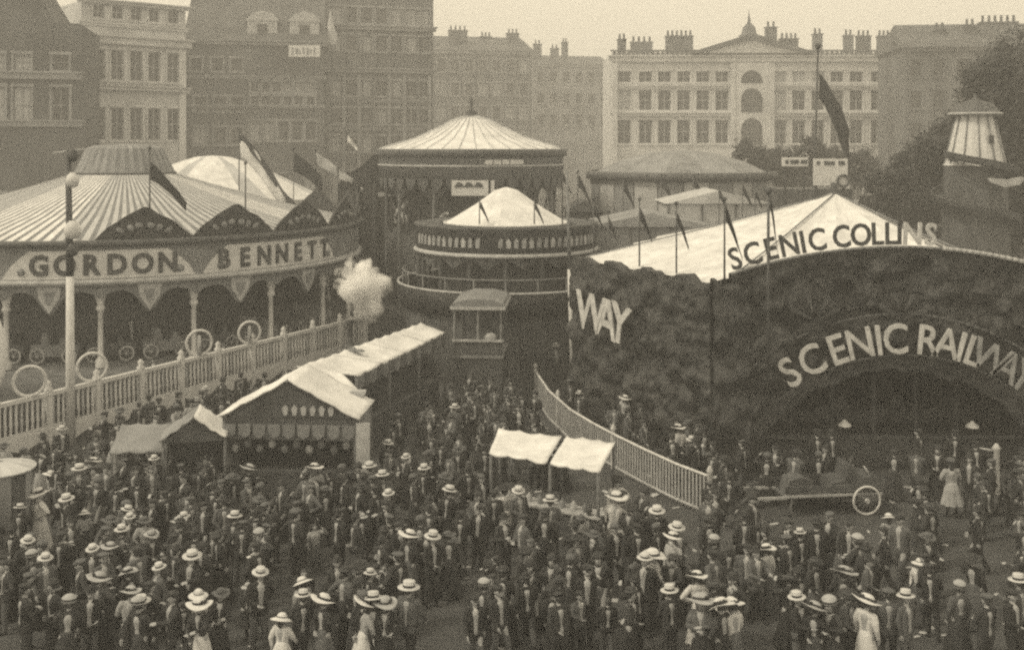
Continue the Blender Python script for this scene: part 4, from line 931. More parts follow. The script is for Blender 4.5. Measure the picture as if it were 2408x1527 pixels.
roof_quad([(-.75, -.5, 1.75), (.85, -.5, 1.75), (.75, .6, 2.25), (-.65, .6, 2.25)]).build('canvas_sheet', M['grey_canvas'], t)
for x, y in ((-.7, -.45), (.8, -.45), (-.6, .55), (.7, .55)): MB().tube((x, y, 0), (x, y, 1.7 if y < 0 else 2.2), .04, .04, 6).build('post', M['wood'], t)
MB().box(-.7, .8, -.35, .4, 0, .9).build('counter', M['dark_paint'], t)
p = G(2, 1092, 2.25); t = thing('round_stall', 'round stall with flat white top at the left edge', 'stall', (p.x, p.y, 0))
for k in range(20):
    link('canvas_panel', gore([(.05, 2.34), (.5, 2.28), (.85, 2.18)], 20).mesh('canvas_panel', M['off_canvas']), t).rotation_euler = (0, 0, R(k * 18))
MB().lathe([(.7, 0), (.7, .95), (.5, .97)], 20).build('counter', M['pale_paint'], t); MB().tube((0, 0, 0), (0, 0, 2.35), .06, .05, 8).build('king_pole', M['wood'], t)
for k in range(12): bent_panel(k * 30 - 14.5, k * 30 + 14.5, .72, lambda t_: .0, lambda t_: 2.16, 0, M['grey_canvas'] if k % 2 else M['dark_canvas'], 'side_cloth', t, .03, 4)

# ---------------------------------------------------------------- handcart
p = G(2000, 1197, 0); hc = thing('handcart', 'long low dark cart with pale spoked wheel before the scenic arch', 'handcart', (p.x, p.y, 0), R(6))
for sy in (-.5, .55):
    w = MB(); w.torus((.25, sy, .42), .39, .035, 'y', 30, 6); wl_ = w.build('wheel', M['white_paint'] if sy < 0 else M['pale_paint'], hc)
    MB().tube((.25, sy - .08, .42), (.25, sy + .08, .42), .07, .07, 8).build('hub', M['pale_paint'], wl_)
    for a in range(12): MB().tube((.25, sy, .42), (.25 + .38 * math.cos(R(a * 30)), sy, .42 + .38 * math.sin(R(a * 30))), .012, .012, 4).build('spoke', M['stripe'], wl_)
for k in range(6): MB().box(-2.1, .75, -.38 + k * .15, -.25 + k * .15, .5, .54).build('bed_plank', M['wood'], hc)
MB().box(-3.0, -2.05, -.42, -.37, .5, .58).build('shaft', M['pale_paint'], hc); MB().box(-3.0, -2.05, .5, .55, .5, .58).build('shaft', M['pale_paint'], hc)
MB().box(-2.1, .75, -.44, -.39, .545, .62).build('side_board', M['pale_paint'], hc); MB().box(-2.1, .75, -.44, -.39, .66, .86).build('side_board', M['dark_paint'], hc); MB().box(-2.1, .75, .52, .56, .545, .86).build('side_board', M['dark_paint'], hc)
MB().tube((-2.0, -.4, 0), (-1.9, -.4, .5), .03, .03, 6).build('prop_leg', M['wood'], hc)
MB().prism([(-.5, 0), (.35, 0), (.3, .35), (.0, .5), (-.4, .4)], -.3, .3).build('sack', M['dark_canvas'], hc, (-1.5, .1, .545))
MB().prism([(-.75, .545), (.72, .545), (.78, .95), (.45, 1.05), (.1, 1.0), (-.05, 1.35), (-.2, 1.38), (-.3, .95), (-.7, .9)], -.36, .48).build('seat_body', M['dark_paint'], hc)
MB().tube((.5, -.2, 1.0), (.3, -.2, 1.3), .025, .025, 6).build('lever', M['pale_paint'], hc)
p = G(2342, 1158, 0); t = thing('pale_post', 'pale striped post at the right end of the scenic arch', 'post', (p.x, p.y, 0))
MB().lathe([(.14, 0), (.1, .1), (.09, 1.3), (.13, 1.36), (.03, 1.5)], 10).build('shaft', M['white_paint'], t); MB().tube((0, 0, 1.25), (-.5, 0, 1.35), .04, .04, 6).build('arm', M['pale_paint'], t)

# dark fence boards and booth filling the far right
# ---------------------------------------------------------------- trees
def leaf_tree(label, x, Y, lobes, trunk_h, seed, nleaf, size):
    r_ = random.Random(seed); bx, by = XY(x, Y); t = thing('tree', label, 'tree', (bx, by, 0), 0, 'trees at the right')
    q = MB(); q.tube((0, 0, 0), (.15, 0, trunk_h * .6), .45, .32, 10); q.tube((.15, 0, trunk_h * .6), (0, .1, trunk_h), .32, .2, 10)
    for (lx, ly, lz, lr_) in lobes: q.tube((.1, 0, trunk_h * .55), (lx * .8, ly * .8, lz - lr_ * .2), .18, .05, 7)
    q.build('trunk', M['bark'], t)
    mb = MB(); tot = sum(l[3] ** 2 for l in lobes)
    for (lx, ly, lz, lr_) in lobes:
        clumps = []
        for k in range(int(16 * lr_)):
            d = Vector((r_.gauss(0, 1), r_.gauss(0, 1), r_.gauss(0, 1))).normalized() * lr_ * r_.uniform(.45, 1.0); clumps.append(d)
        for k in range(int(nleaf * lr_ ** 2 / tot)):
            c_ = r_.choice(clumps); p_ = Vector((lx, ly, lz)) + c_ + Vector((r_.gauss(0, 1), r_.gauss(0, 1), r_.gauss(0, .8))) * lr_ * .17
            u = Vector((r_.gauss(0, 1), r_.gauss(0, 1), r_.gauss(0, 1))).normalized(); v = u.orthogonal().normalized(); s2 = size * r_.uniform(.6, 1.3)
            mb.add([p_ - u * s2, p_ + v * s2 * .5, p_ + u * s2, p_ - v * s2 * .5], [(0, 1, 2, 3)])
    me = bpy.data.meshes.new('crown'); me.from_pydata(mb.v, [], mb.f); me.materials.append(M['leaf']); link('crown', me, t)
def lobe(x0, Y, *ls):   # lobes given where they show, as (x, y, radius in metres, depth offset)
    return [((x - x0) * Y / FU, d, ZZ(y, Y), r_) for x, y, r_, d in ls]
leaf_tree('big dark tree behind the white slide tower', 2360, 70, lobe(2360, 70, (2300, 400, 2.6, 0), (2350, 320, 2.8, 1), (2400, 400, 3.0, 0), (2310, 260, 2.2, .5), (2390, 230, 2.8, 0), (2340, 190, 2.0, .5), (2420, 150, 2.4, 1), (2270, 350, 1.9, -.5), (2450, 300, 3.0, 0), (2380, 480, 2.6, .5), (2290, 470, 2.2, .5), (2240, 300, 1.4, 1), (2400, 560, 2.6, 0), (2300, 550, 2.2, 0)), 10, 5, 42000, .2)
leaf_tree('lower dark tree left of the white slide tower', 2170, 68, lobe(2170, 68, (2130, 440, 1.7, 0), (2180, 400, 1.8, .3), (2220, 360, 1.8, 0), (2200, 450, 1.9, .4), (2240, 420, 1.7, 0), (2070, 455, 1.3, 0), (2150, 490, 1.8, 0)), 6.5, 6, 15000, .18)
leaf_tree('leafy tree in front of the grand hall behind the grey canvas', 1830, 92, lobe(1830, 92, (1800, 395, 1.8, 0), (1760, 372, 1.6, 0), (1850, 385, 1.8, .4), (1905, 370, 1.8, 0), (1960, 385, 1.8, 0), (2020, 400, 1.8, 0), (1880, 420, 2.0, 0)), 6.5, 7, 13000, .2)

# ---------------------------------------------------------------- people
def cone_pts(mb, a, b, r0, r1, n=10): mb.tube(a, b, r0, r1, n)
def fuse(chains, voxel, keep, extra=None, mt=None):
    """one continuous skin grown round jointed, tapering limbs"""
    mb = MB()
    for ch in chains:
        for i, (x, y, z, r) in enumerate(ch):
            mb.ball((x, y, z), r, 0, 10)
            if i: a = ch[i - 1]; mb.tube(a[:3], (x, y, z), a[3], r, 10)
    if extra: extra(mb)
    me = bpy.data.meshes.new('fuse'); me.from_pydata(mb.v, [], mb.f)
    o = bpy.data.objects.new('fuse', me); col.objects.link(o)
    m1 = o.modifiers.new('r', 'REMESH'); m1.mode = 'VOXEL'; m1.voxel_size = voxel; m1.use_smooth_shade = True
    m2 = o.modifiers.new('s', 'SMOOTH'); m2.factor = .5; m2.iterations = 2
    m3 = o.modifiers.new('d', 'DECIMATE'); m3.ratio = keep
    out = bpy.data.meshes.new_from_object(o.evaluated_get(bpy.context.evaluated_depsgraph_get()))
    bpy.data.objects.remove(o); bpy.data.meshes.remove(me)
    if mt: out.materials.append(mt)
    out.polygons.foreach_set('use_smooth', [True] * len(out.polygons))
    return out
def hand(W, E, curl=1.0):
    d = (W - E).normalized(); t = Vector((0, -1, 0)); t = (t - d * t.dot(d))
    if t.length < .2: t = Vector((0, 0, 1)) - d * d.z
    t.normalize(); n = d.cross(t)
    if n.x * W.x > 0: n = -n
    ch = [[(*(W), .026), (*(W + d * .05 + t * .016), .022), (*(W + d * .085 + t * .022), .018)], [(*(W), .026), (*(W + d * .05 - t * .016), .022), (*(W + d * .08 - t * .024), .017)]]
    for i, L in enumerate((.066, .076, .07, .054)):
        b = W + d * .08 + t * (.036 - .024 * i); k = b + (d + t * (.16 - .11 * i)).normalized() * L * .5 + n * .006; e = k + (d * .8 + n * .6 * curl).normalized() * L * .55
        ch.append([(*b, .0105), (*k, .0095), (*e, .0085)])
    b = W + d * .025 + t * .03; k = b + (t * .7 + d * .7) * .04; e = k + (d * .9 + t * .15 + n * .2).normalized() * .035
    ch.append([(*b, .014), (*k, .0115), (*e, .0095)])
    return ch
POSES = {
    'stand': dict(le=(.25, .03, 1.13), lw=(.25, -.06, .89), re=(-.25, .03, 1.13), rw=(-.25, -.05, .89), lk=(.10, -.01, .49), la=(.11, .02, .09), rk=(-.10, -.01, .49), ra=(-.11, .02, .09)),
    'walk': dict(le=(.25, .12, 1.15), lw=(.24, .10, .90), re=(-.25, -.08, 1.14), rw=(-.23, -.24, .95), lk=(.10, -.17, .50), la=(.10, -.20, .10), rk=(-.10, .04, .49), ra=(-.10, .26, .13)),
    'akimbo': dict(le=(.40, .08, 1.17), lw=(.19, -.06, 1.02), re=(-.25, .03, 1.13), rw=(-.24, -.07, .89), lk=(.12, -.03, .49), la=(.15, .0, .09), rk=(-.10, 0, .49), ra=(-.12, .03, .09)),
    'raise': dict(le=(.36, -.12, 1.36), lw=(.24, -.24, 1.55), re=(-.25, .04, 1.13), rw=(-.25, -.03, .89), lk=(.10, -.02, .49), la=(.12, .01, .09), rk=(-.10, -.01, .49), ra=(-.10, .04, .09)),
    'reach': dict(le=(.24, -.16, 1.2), lw=(.14, -.38, 1.22), re=(-.25, -.12, 1.16), rw=(-.12, -.34, 1.12), lk=(.10, -.10, .49), la=(.11, -.10, .09), rk=(-.11, .03, .49), ra=(-.13, .14, .10)),
    'turn': dict(le=(.27, .10, 1.15), lw=(.12, .17, 1.0), re=(-.27, -.05, 1.14), rw=(-.10, -.19, 1.05), lk=(.11, -.05, .49), la=(.16, -.05, .09), rk=(-.09, .0, .49), ra=(-.09, .06, .09)),
    'fold': dict(le=(.26, -.06, 1.14), lw=(.04, -.20, 1.18), re=(-.26, -.06, 1.13), rw=(-.05, -.22, 1.13), lk=(.10, -.02, .49), la=(.12, .01, .09), rk=(-.10, -.01, .49), ra=(-.11, .02, .09)),
}
def body_mesh(ps, collar, woman):
    V = lambda k: Vector(ps[k]); sh = .165 if woman else .185
    ch = [[(0, .01, .95, .125), (0, .0, 1.12, .11), (0, .005, 1.32, .125)], [(-sh, .01, 1.395, .052), (0, .01, 1.40, .07), (sh, .01, 1.395, .052)], [(0, .012, 1.42, .052), (0, .0, 1.53, .048)],
          [(0, .012, 1.615, .088), (0, -.02, 1.60, .08), (0, -.035, 1.57, .062), (0, -.052, 1.53, .036)], [(0, -.092, 1.605, .011), (0, -.108, 1.578, .015)], [(.083, .012, 1.60, .016), (.085, .012, 1.58, .014)], [(-.083, .012, 1.60, .016), (-.085, .012, 1.58, .014)]]
    for s_, e, w, k, a in ((1, 'le', 'lw', 'lk', 'la'), (-1, 're', 'rw', 'rk', 'ra')):
        E, W, K, A_ = V(e), V(w), V(k), V(a)
        ch.append([(s_ * sh, .01, 1.39, .052), (*E, .04), (*W, .028)]); ch += hand(W, E)
        ch.append([(s_ * .09, .01, .92, .09), (*K, .056), (*A_, .04)]); ch.append([(A_.x, A_.y + .02, A_.z - .045, .038), (A_.x * 1.1, A_.y - .10, A_.z - .05, .036), (A_.x * 1.15, A_.y - .16, A_.z - .055, .028)])
    me = fuse(ch, .0085, .11)
    for m in (M['skin'], M['shoe'], M['collar'], M['hair']): me.materials.append(m)
    for p in me.polygons:
        c = p.center
        p.material_index = 1 if c.z < .5 else 2 if collar and 1.43 < c.z < 1.485 and abs(c.x) < .08 else 0
    bm = bmesh.new(); bm.from_mesh(me)
    for s_ in (-1, 1):
        r_ = bmesh.ops.create_icosphere(bm, subdivisions=1, radius=.0125, matrix=Matrix.Translation((s_ * .033, -.087, 1.612)) @ Matrix.Diagonal((1.3, .6, .8, 1)))
        for f in {f for v in r_['verts'] for f in v.link_faces}: f.material_index = 3
        r_ = bmesh.ops.create_icosphere(bm, subdivisions=1, radius=.016, matrix=Matrix.Translation((s_ * .034, -.088, 1.634)) @ Matrix.Diagonal((1.4, .4, .25, 1)))
        for f in {f for v in r_['verts'] for f in v.link_faces}: f.material_index = 3
    r_ = bmesh.ops.create_icosphere(bm, subdivisions=1, radius=.02, matrix=Matrix.Translation((0, -.093, 1.546)) @ Matrix.Diagonal((1.2, .5, .25, 1)))
    for f in {f for v in r_['verts'] for f in v.link_faces}: f.material_index = 3
    bm.to_mesh(me); bm.free(); me.name = 'person'
    return me
def suit_mesh(ps):
    V = lambda k: Vector(ps[k]); ch = []
    for s_ in (-1, 1): ch.append([(s_ * .075, .01, .80, .125), (s_ * .07, .01, 1.02, .118), (s_ * .095, .01, 1.30, .118), (s_ * .10, .015, 1.36, .085)])
    ch.append([(-.175, .01, 1.39, .068), (0, .02, 1.405, .075), (.175, .01, 1.39, .068)])
    for s_, e, w in ((1, 'le', 'lw'), (-1, 're', 'rw')):
        E, W = V(e), V(w); ch.append([(s_ * .185, .01, 1.385, .072), (*E, .058), (*(E.lerp(W, .93)), .047)])
    m1 = fuse(ch, .013, .35, mt=M['dark_canvas']); ch = []
    for s_, k, a in ((1, 'lk', 'la'), (-1, 'rk', 'ra')):
        K, A_ = V(k), V(a); ch.append([(s_ * .085, .01, .93, .115), (s_ * .09, .01, .80, .105), (*K, .078), (*(K.lerp(A_, .88)), .068)])
    m2 = fuse(ch, .013, .35, mt=M['dark_canvas'])
    return m1, m2
def shirt_front():
    return MB().prism([(-.042, 1.45), (0, 1.31), (.042, 1.45)], -.135, -.10).mesh('shirt_front', M['collar'])
def blouse_mesh(ps):
    V = lambda k: Vector(ps[k]); ch = []
    for s_ in (-1, 1): ch.append([(s_ * .05, .0, .98, .10), (s_ * .06, -.01, 1.15, .112), (s_ * .085, -.015, 1.28, .115), (s_ * .08, .01, 1.36, .085)])
    ch.append([(-.155, .01, 1.385, .065), (0, .015, 1.40, .07), (.155, .01, 1.385, .065)]); ch.append([(0, .01, 1.42, .06), (0, .005, 1.465, .056)])
    for s_, e, w in ((1, 'le', 'lw'), (-1, 're', 'rw')):
        E, W = V(e), V(w); ch.append([(s_ * .165, .01, 1.385, .08), (*(Vector((s_ * .17, .01, 1.385)).lerp(E, .5)), .082), (*E, .058), (*(E.lerp(W, .93)), .042)])
    return fuse(ch, .013, .35, mt=M['dark_canvas'])
def skirt_mesh(hem, flare, sway, seed):
    r_ = random.Random(seed); q = MB(); N = 30; rows = 9; a1 = r_.uniform(0, 6); vs_ = []
    for j in range(rows + 1):
        u = j / rows; z = 1.06 + (hem - 1.06) * u; r0 = .125 + .075 * min(1, u * 3.2) ** .8 + (flare - .2) * max(0, u - .15) ** 1.3 / .81
        for k in range(N):
            t = 2 * math.pi * k / N; fold = .0 + .045 * u ** 1.5 * math.sin(9 * t + a1) + .02 * u * math.sin(5 * t + 2 * a1)
            vs_.append(((r0 + fold) * math.cos(t), (r0 + fold) * .86 * math.sin(t) + sway * u * u + .02, z))
    fs = [(j * N + k, j * N + (k + 1) % N, (j + 1) * N + (k + 1) % N, (j + 1) * N + k) for j in range(rows) for k in range(N)]
    q.add(vs_, fs, 0, True); q.add(vs_[:N], [tuple(range(N))]); q.add([(x * .9, y * .9, z + .05) for x, y, z in vs_[-N:]], [tuple(range(N))])
    return q.mesh('skirt', M['dark_canvas'])
def hat_mesh(kind):
    q, b = MB(), None
    if kind == 'boater': q.lathe([(.0, .105), (.088, .105), (.09, .1), (.092, .008), (.17, .006), (.172, -.004), (.0, -.004)], 22); b = MB().lathe([(.0935, .01), (.094, .05)], 22)
    elif kind == 'bowler': q.lathe([(.0, .14), (.045, .133), (.08, .1), (.094, .04), (.096, .004), (.125, .006), (.145, .022), (.146, .016), (.12, -.006), (.0, -.006)], 22); b = MB().lathe([(.0965, .006), (.097, .036)], 22)
    elif kind == 'cap':
        q.lathe([(.0, .07), (.07, .066), (.115, .045), (.122, .03), (.11, .012), (.095, -.012), (.0, -.012)], 18); q.add([(p[0], p[1] - .0, p[2]) for p in [(-.07, -.085, .0), (.07, -.085, .0), (.05, -.16, -.015), (-.05, -.16, -.015), (-.07, -.085, .012), (.07, -.085, .012), (.05, -.16, -.003), (-.05, -.16, -.003)]], [(0, 3, 2, 1), (4, 5, 6, 7), (0, 1, 5, 4), (1, 2, 6, 5), (2, 3, 7, 6), (3, 0, 4, 7)])
    elif kind == 'wide':
        N = 26; vs_ = []
        prof = [(.004, .115), (.06, .11), (.1, .08), (.112, .03), (.115, .006), (.18, .004), (.225, .0), (.226, -.008), (.11, -.008), (.004, -.008)]
        for r0, z in prof:
            for k in range(N): t = 2 * math.pi * k / N; vs_.append((r0 * math.cos(t), r0 * math.sin(t), z + (.03 * math.sin(2 * t + .5) * max(0, r0 - .12) / .1 if r0 > .12 else 0)))
        q.add(vs_, [(j * N + k, j * N + (k + 1) % N, (j + 1) * N + (k + 1) % N, (j + 1) * N + k) for j in range(len(prof) - 1) for k in range(N)], 0, True)
        b = MB().lathe([(.1145, .012), (.118, .02), (.113, .05)], 22)
        for k in range(5): b.ball((.105 * math.cos(k * .5 - .6), .105 * math.sin(k * .5 - .6), .05), .03, 0, 6)
    elif kind == 'toque': q.lathe([(.0, .13), (.06, .125), (.11, .09), (.13, .045), (.125, .01), (.1, -.015), (.0, -.015)], 18); b = MB().lathe([(.128, .03), (.134, .04), (.126, .06)], 18)
    elif kind == 'sun': q.lathe([(.0, .12), (.05, .112), (.085, .075), (.097, .02), (.15, .0), (.2, -.025), (.202, -.032), (.15, -.01), (.0, -.012)], 22); b = MB().lathe([(.0985, .012), (.0985, .04)], 20)
    return q.mesh('hat', M['white_canvas']), (b.mesh('hat_band', M['black_paint']) if b else None)
HATS = {k: hat_mesh(k) for k in ('boater', 'bowler', 'cap', 'wide', 'toque', 'sun')}
hair_m = MB().ball((0, .028, 1.632), .093, 0, 12, (1, 1, 1)).ball((0, .06, 1.585), .062, 0, 10).mesh('hair', M['hair'])
hair_w = MB().ball((0, .02, 1.64), .102, 0, 12, (1.08, .95, .95)).ball((0, .105, 1.615), .055, 0, 10).ball((.075, .01, 1.61), .045, 0, 8).ball((-.075, .01, 1.61), .045, 0, 8).mesh('hair', M['hair'])
hair_g = MB().ball((0, .025, 1.635), .098, 0, 12).ball((0, .075, 1.53), .075, 0, 10, (1.1, .6, 1.5)).mesh('hair', M['hair'])
SHIRT = shirt_front()
MEN, WOM = {}, {}
for k, ps in POSES.items():
    MEN[k] = (body_mesh(ps, True, False), *suit_mesh(ps)); WOM[k] = (body_mesh(ps, False, True), blouse_mesh(ps))
SK = [skirt_mesh(.05, .33, 0, 1), skirt_mesh(.06, .30, .10, 2), skirt_mesh(.05, .37, .05, 3)]
SKG = skirt_mesh(.42, .30, .03, 4)
TONE = {'white': mat('white_cotton', .62, .9, .12, 9, .3, 25), 'pale': mat('pale_cloth', .36, .9, .2, 7, .3, 25), 'grey': mat('grey_cloth', .105, .9, .25, 7, .3, 25),
        'dark': mat('dark_cloth', .044, .9, .35, 7, .3, 25), 'black': mat('black_cloth', .03, .85, .35, 7, .3, 25), 'straw': mat('straw', .55, .85, .12, 20, .3, 60), 'felt': mat('dark_felt', .04, .8, .3, 8)}
def slot(o, m, i=0):
    o.material_slots[i].link = 'OBJECT'; o.material_slots[i].material = m
people = []
def person(x, y, rz, sex, tone, hat, hat_tone, pose, scale, low='dark', z=0.0, tilt=0.0, hs=1.0, where=None):
    d = (MEN if sex in ('man', 'boy') else WOM)[pose]
    o = link('person', d[0], None, (x, y, z)); o.rotation_euler = (rnd.uniform(-.07, .05), rnd.uniform(-.06, .06), rz); wd = rnd.uniform(.93, 1.12) * (1.0 if sex in ('man', 'woman') else 1.08); o.scale = (scale * wd, scale * wd, scale)
    if sex in ('man', 'boy'):
        slot(link('jacket', d[1], o), TONE[tone]); slot(link('trousers', d[2], o), TONE[low]); link('hair', hair_m, o)
        if int(abs(x * 31 + y * 17)) % 10 < 2: link('shirt_front', SHIRT, o)
    else:
        slot(link('blouse', d[1], o), TONE[tone]); slot(link('skirt', SKG if sex == 'girl' else SK[int(abs(x * 7 + y * 3)) % 3], o), TONE[low]); link('hair', hair_g if sex == 'girl' else hair_w, o)
    if hat:
        h = link('hat', HATS[hat][0], o, (0, .012, 1.668 if hat != 'cap' else 1.675)); h.rotation_euler = (tilt, 0, 0); h.scale = (hs, hs, hs); slot(h, TONE[hat_tone])
        if HATS[hat][1]:
            bnd = link('hat_band', HATS[hat][1], h); slot(bnd, TONE['black'] if hat_tone in ('white', 'straw', 'pale') else TONE['grey'])
    people.append((o, sex, tone, low, hat, hat_tone, where))
    return o

HATW = {'boater': 'straw boater', 'bowler': 'bowler hat', 'cap': 'flat cap', 'wide': 'wide hat', 'toque': 'toque', 'sun': 'sun hat'}
taken = []
def spot_free(x, y, d): return all((x - a) ** 2 + (y - b) ** 2 > d * d for a, b in taken)
MPOSE = ['stand', 'walk', 'walk', 'akimbo', 'raise', 'fold', 'reach', 'turn', 'turn']; WPOSE = ['stand', 'walk', 'fold', 'raise', 'akimbo', 'reach', 'turn']
# hats that stand out in the photograph: picture place, kind
KNOWN = [(420, 1435, 'W'), (462, 1386, 'G'), (640, 1462, 'G'), (686, 1448, 'W'), (730, 1476, 'W'), (776, 1440, 'C'), (826, 1452, 'w'), (852, 1510, 'B'), (708, 1362, 'G'), (702, 1388, 'B'), (966, 1254, 'W'), (1012, 1260, 'B'),
    (596, 1302, 'G'), (1070, 952, 'B'), (1600, 1002, 'W'), (2086, 1208, 'G'), (1800, 1274, 'W'), (1856, 1262, 'C'), (1672, 1420, 'W'), (1626, 1419, 'w'), (1716, 1406, 'G'), (1576, 1373, 'B'), (1680, 1259, 'p'), (2160, 1313, 'G'),
    (2250, 1370, 'p'), (2100, 1490, 'L'), (2230, 1506, 'B'), (196, 1198, 'G'), (156, 1170, 'B'), (216, 1076, 'W'), (186, 1092, 'B'), (40, 1152, 'W'), (120, 1106, 'G'), (290, 1228, 'B'), (1215, 1136, 'L'), (1252, 1142, 'B'), (1142, 1360, 'p'),
    (872, 1090, 'B'), (906, 1108, 'B'), (1646, 1342, 'L'), (1976, 1330, 'w'), (2398, 1362, 'B'), (722, 1082, 'W'), (582, 1096, 'w'), (552, 1206, 'B'), (236, 1352, 'w'), (442, 1302, 'B'), (1050, 1145, 'B'), (1645, 1505, 'W'), (80, 1302, 'p'),
    (1525, 1302, 'L'), (1595, 1240, 'B'), (1545, 1195, 'B'), (1580, 1262, 'W'), (960, 1380, 'B'), (610, 1250, 'p'), (1440, 1165, 'L'), (1395, 1130, 'L'), (2005, 1260, 'p'), (1950, 1425, 'p'), (700, 1200, 'C'), (240, 1300, 'C'), (1300, 1170, 'B'), (1920, 1412, 'w'), (1850, 1440, 'B'),
    (2400, 1480, 'C'), (1470, 930, 'W'), (1420, 880, 'B'), (1310, 810, 'B'), (1005, 1090, 'B'), (1190, 1335, 'k'), (1240, 1290, 'k'), (1310, 1380, 'k'), (300, 1420, 'p'), (285, 1460, 'B'), (90, 1440, 'p'), (2085, 1380, 'C')]
stall_ex = [((1.1, 29.6), 2.3), ((-6.5, 31.6), 2.5), ((-10.0, 32.6), 1.3), ((-13.6, 27.6), 1.4), ((-11.9, 31.6), 1.1)]
fence_pts = [Vector((p.x, p.y)) for p in dense[::8]]
railn = Vector((-nx_.y, nx_.x, 0))
def allowed(x, y):
    if y < 20.6: return False
    v = Vector((x, y, 0)) - A2
    if v.dot(railn) > -2.0: return False
    for (a, b), r_ in stall_ex:
        if (x - a) ** 2 + (y - b) ** 2 < r_ * r_: return False
    if 33.4 < y < 44 and -8.4 + (y - 34) * .28 < x < -4.3 + (y - 34) * .32: return False
    if min((Vector((x, y)) - p).length for p in fence_pts) < .45: return False
    if x > 6.2 and y > 31.6: return False
    if x > 1.6 and y > 33:
        k = (x - 2.35) / 4.4
        if y > 41.2 - 7.7 * k - 1.2: return False
    if y > 41.4: return False
    px, yf, yh_ = CX + x * FU / y, HY + 10.5 * FU / y, HY + 8.8 * FU / y
    if 1255 < px < 1680:                                                     # the fence stays in view
        for (xa, ya), (xb, yb) in zip(fp[:-1], fp[1:]):
            if xa <= px <= xb:
                yt_ = ya + (yb - ya) * (px - xa) / (xb - xa)
                if yf > yt_ + 55 and yh_ < yt_ + 62: return False
    if 1820 < px < 2075 and yf > 1190 and yh_ < 1192: return False           # so does the handcart
    if 2200 < px < 2290 and yf > 1210 and yh_ < 1205: return False
    if 1050 < px < 1200 and yh_ < 800: return False                          # and so does the wagon
    if (x - 10.4) ** 2 / 2.2 + (y - 30.2) ** 2 < 1.2: return False
    if y > 34 and x > -1.2 and x < 1.0 and y > 40: return False
    return True
def look(code):
    r_ = rnd.random
    if code == 'W': return ('woman', rnd.choice(['white', 'pale', 'grey', 'dark']), 'wide', 'white', rnd.choice(['dark', 'black', 'grey', 'white']))
    if code == 'w': return ('woman', rnd.choice(['dark', 'black', 'grey']), 'wide', 'pale', rnd.choice(['dark', 'black']))
    if code == 'p': return ('woman', rnd.choice(['dark', 'grey']), 'toque', 'pale', 'dark')
    if code == 'G': return ('girl', rnd.choice(['white', 'pale', 'grey']), 'sun', 'white', rnd.choice(['white', 'grey', 'dark']))
    if code == 'B': return ('man', rnd.choice(['dark', 'black', 'grey']), 'boater', 'straw', rnd.choice(['dark', 'black', 'grey']))
    if code == 'L': return ('woman', 'white', rnd.choice(['wide', 'toque']), rnd.choice(['white', 'black']), rnd.choice(['white', 'dark', 'grey']))
    if code == 'C': return ('man', rnd.choice(['grey', 'dark']), 'cap', 'grey', 'dark')
    if code == 'k': return ('woman', 'black', 'toque', 'felt', 'black')
HZ = {'man': 1.6, 'woman': 1.54, 'girl': 1.21, 'boy': 1.21}
SCL = {'man': .92, 'woman': .88, 'girl': .68, 'boy': .69}
for x, y, code in KNOWN:
    sex, tone, hat, ht, low = look(code); z = HZ[sex]; p = G(x, y, z)
    if not allowed(p.x, p.y) and y > 1000:
        ok = False
        for r_ in (.3, .6, 1.0, 1.5, 2.0):
            for a in range(0, 360, 30):
                if allowed(p.x + r_ * math.cos(R(a)), p.y + r_ * math.sin(R(a))): p = p + Vector((r_ * math.cos(R(a)), r_ * math.sin(R(a)), 0)); ok = True; break
            if ok: break
        if not ok: continue
    taken.append((p.x, p.y)); away = rnd.random() < .7
    person(p.x, p.y, (math.pi if away else 0) + rnd.uniform(-.9, .9), sex, tone, hat, ht, rnd.choice(MPOSE if sex == 'man' else WPOSE), SCL[sex] * rnd.uniform(.97, 1.04), low, tilt=(R(rnd.uniform(14, 34)) if away else R(rnd.uniform(-18, 2))) if hat in ('wide', 'sun') else R(rnd.uniform(-4, 12)), hs=rnd.uniform(1.2, 1.45) if hat in ('wide', 'sun') else rnd.uniform(1.12, 1.3))
cand = []; tries = 0
while len(cand) < 410 and tries < 60000:
    tries += 1
    y = 20.8 + 21 * rnd.random(); x = rnd.uniform(-.505, .505) * y * 2407 / FU
    if not allowed(x, y) or not spot_free(x, y, rnd.choice((.34, .4, .45, .6))): continue
    px, py = CX + x * FU / y, HY + 10.5 * FU / y
    if 930 < px < 1110 and py > 1420: continue                              # the patch of bare ground
    if px > 1900 and rnd.random() < .3: continue
    if noise.noise(Vector((x * .55, y * .55, 4.2))) < -.12 and rnd.random() < .85: continue      # people stand in knots
    taken.append((x, y)); cand.append((y, x, px))
cand.sort()
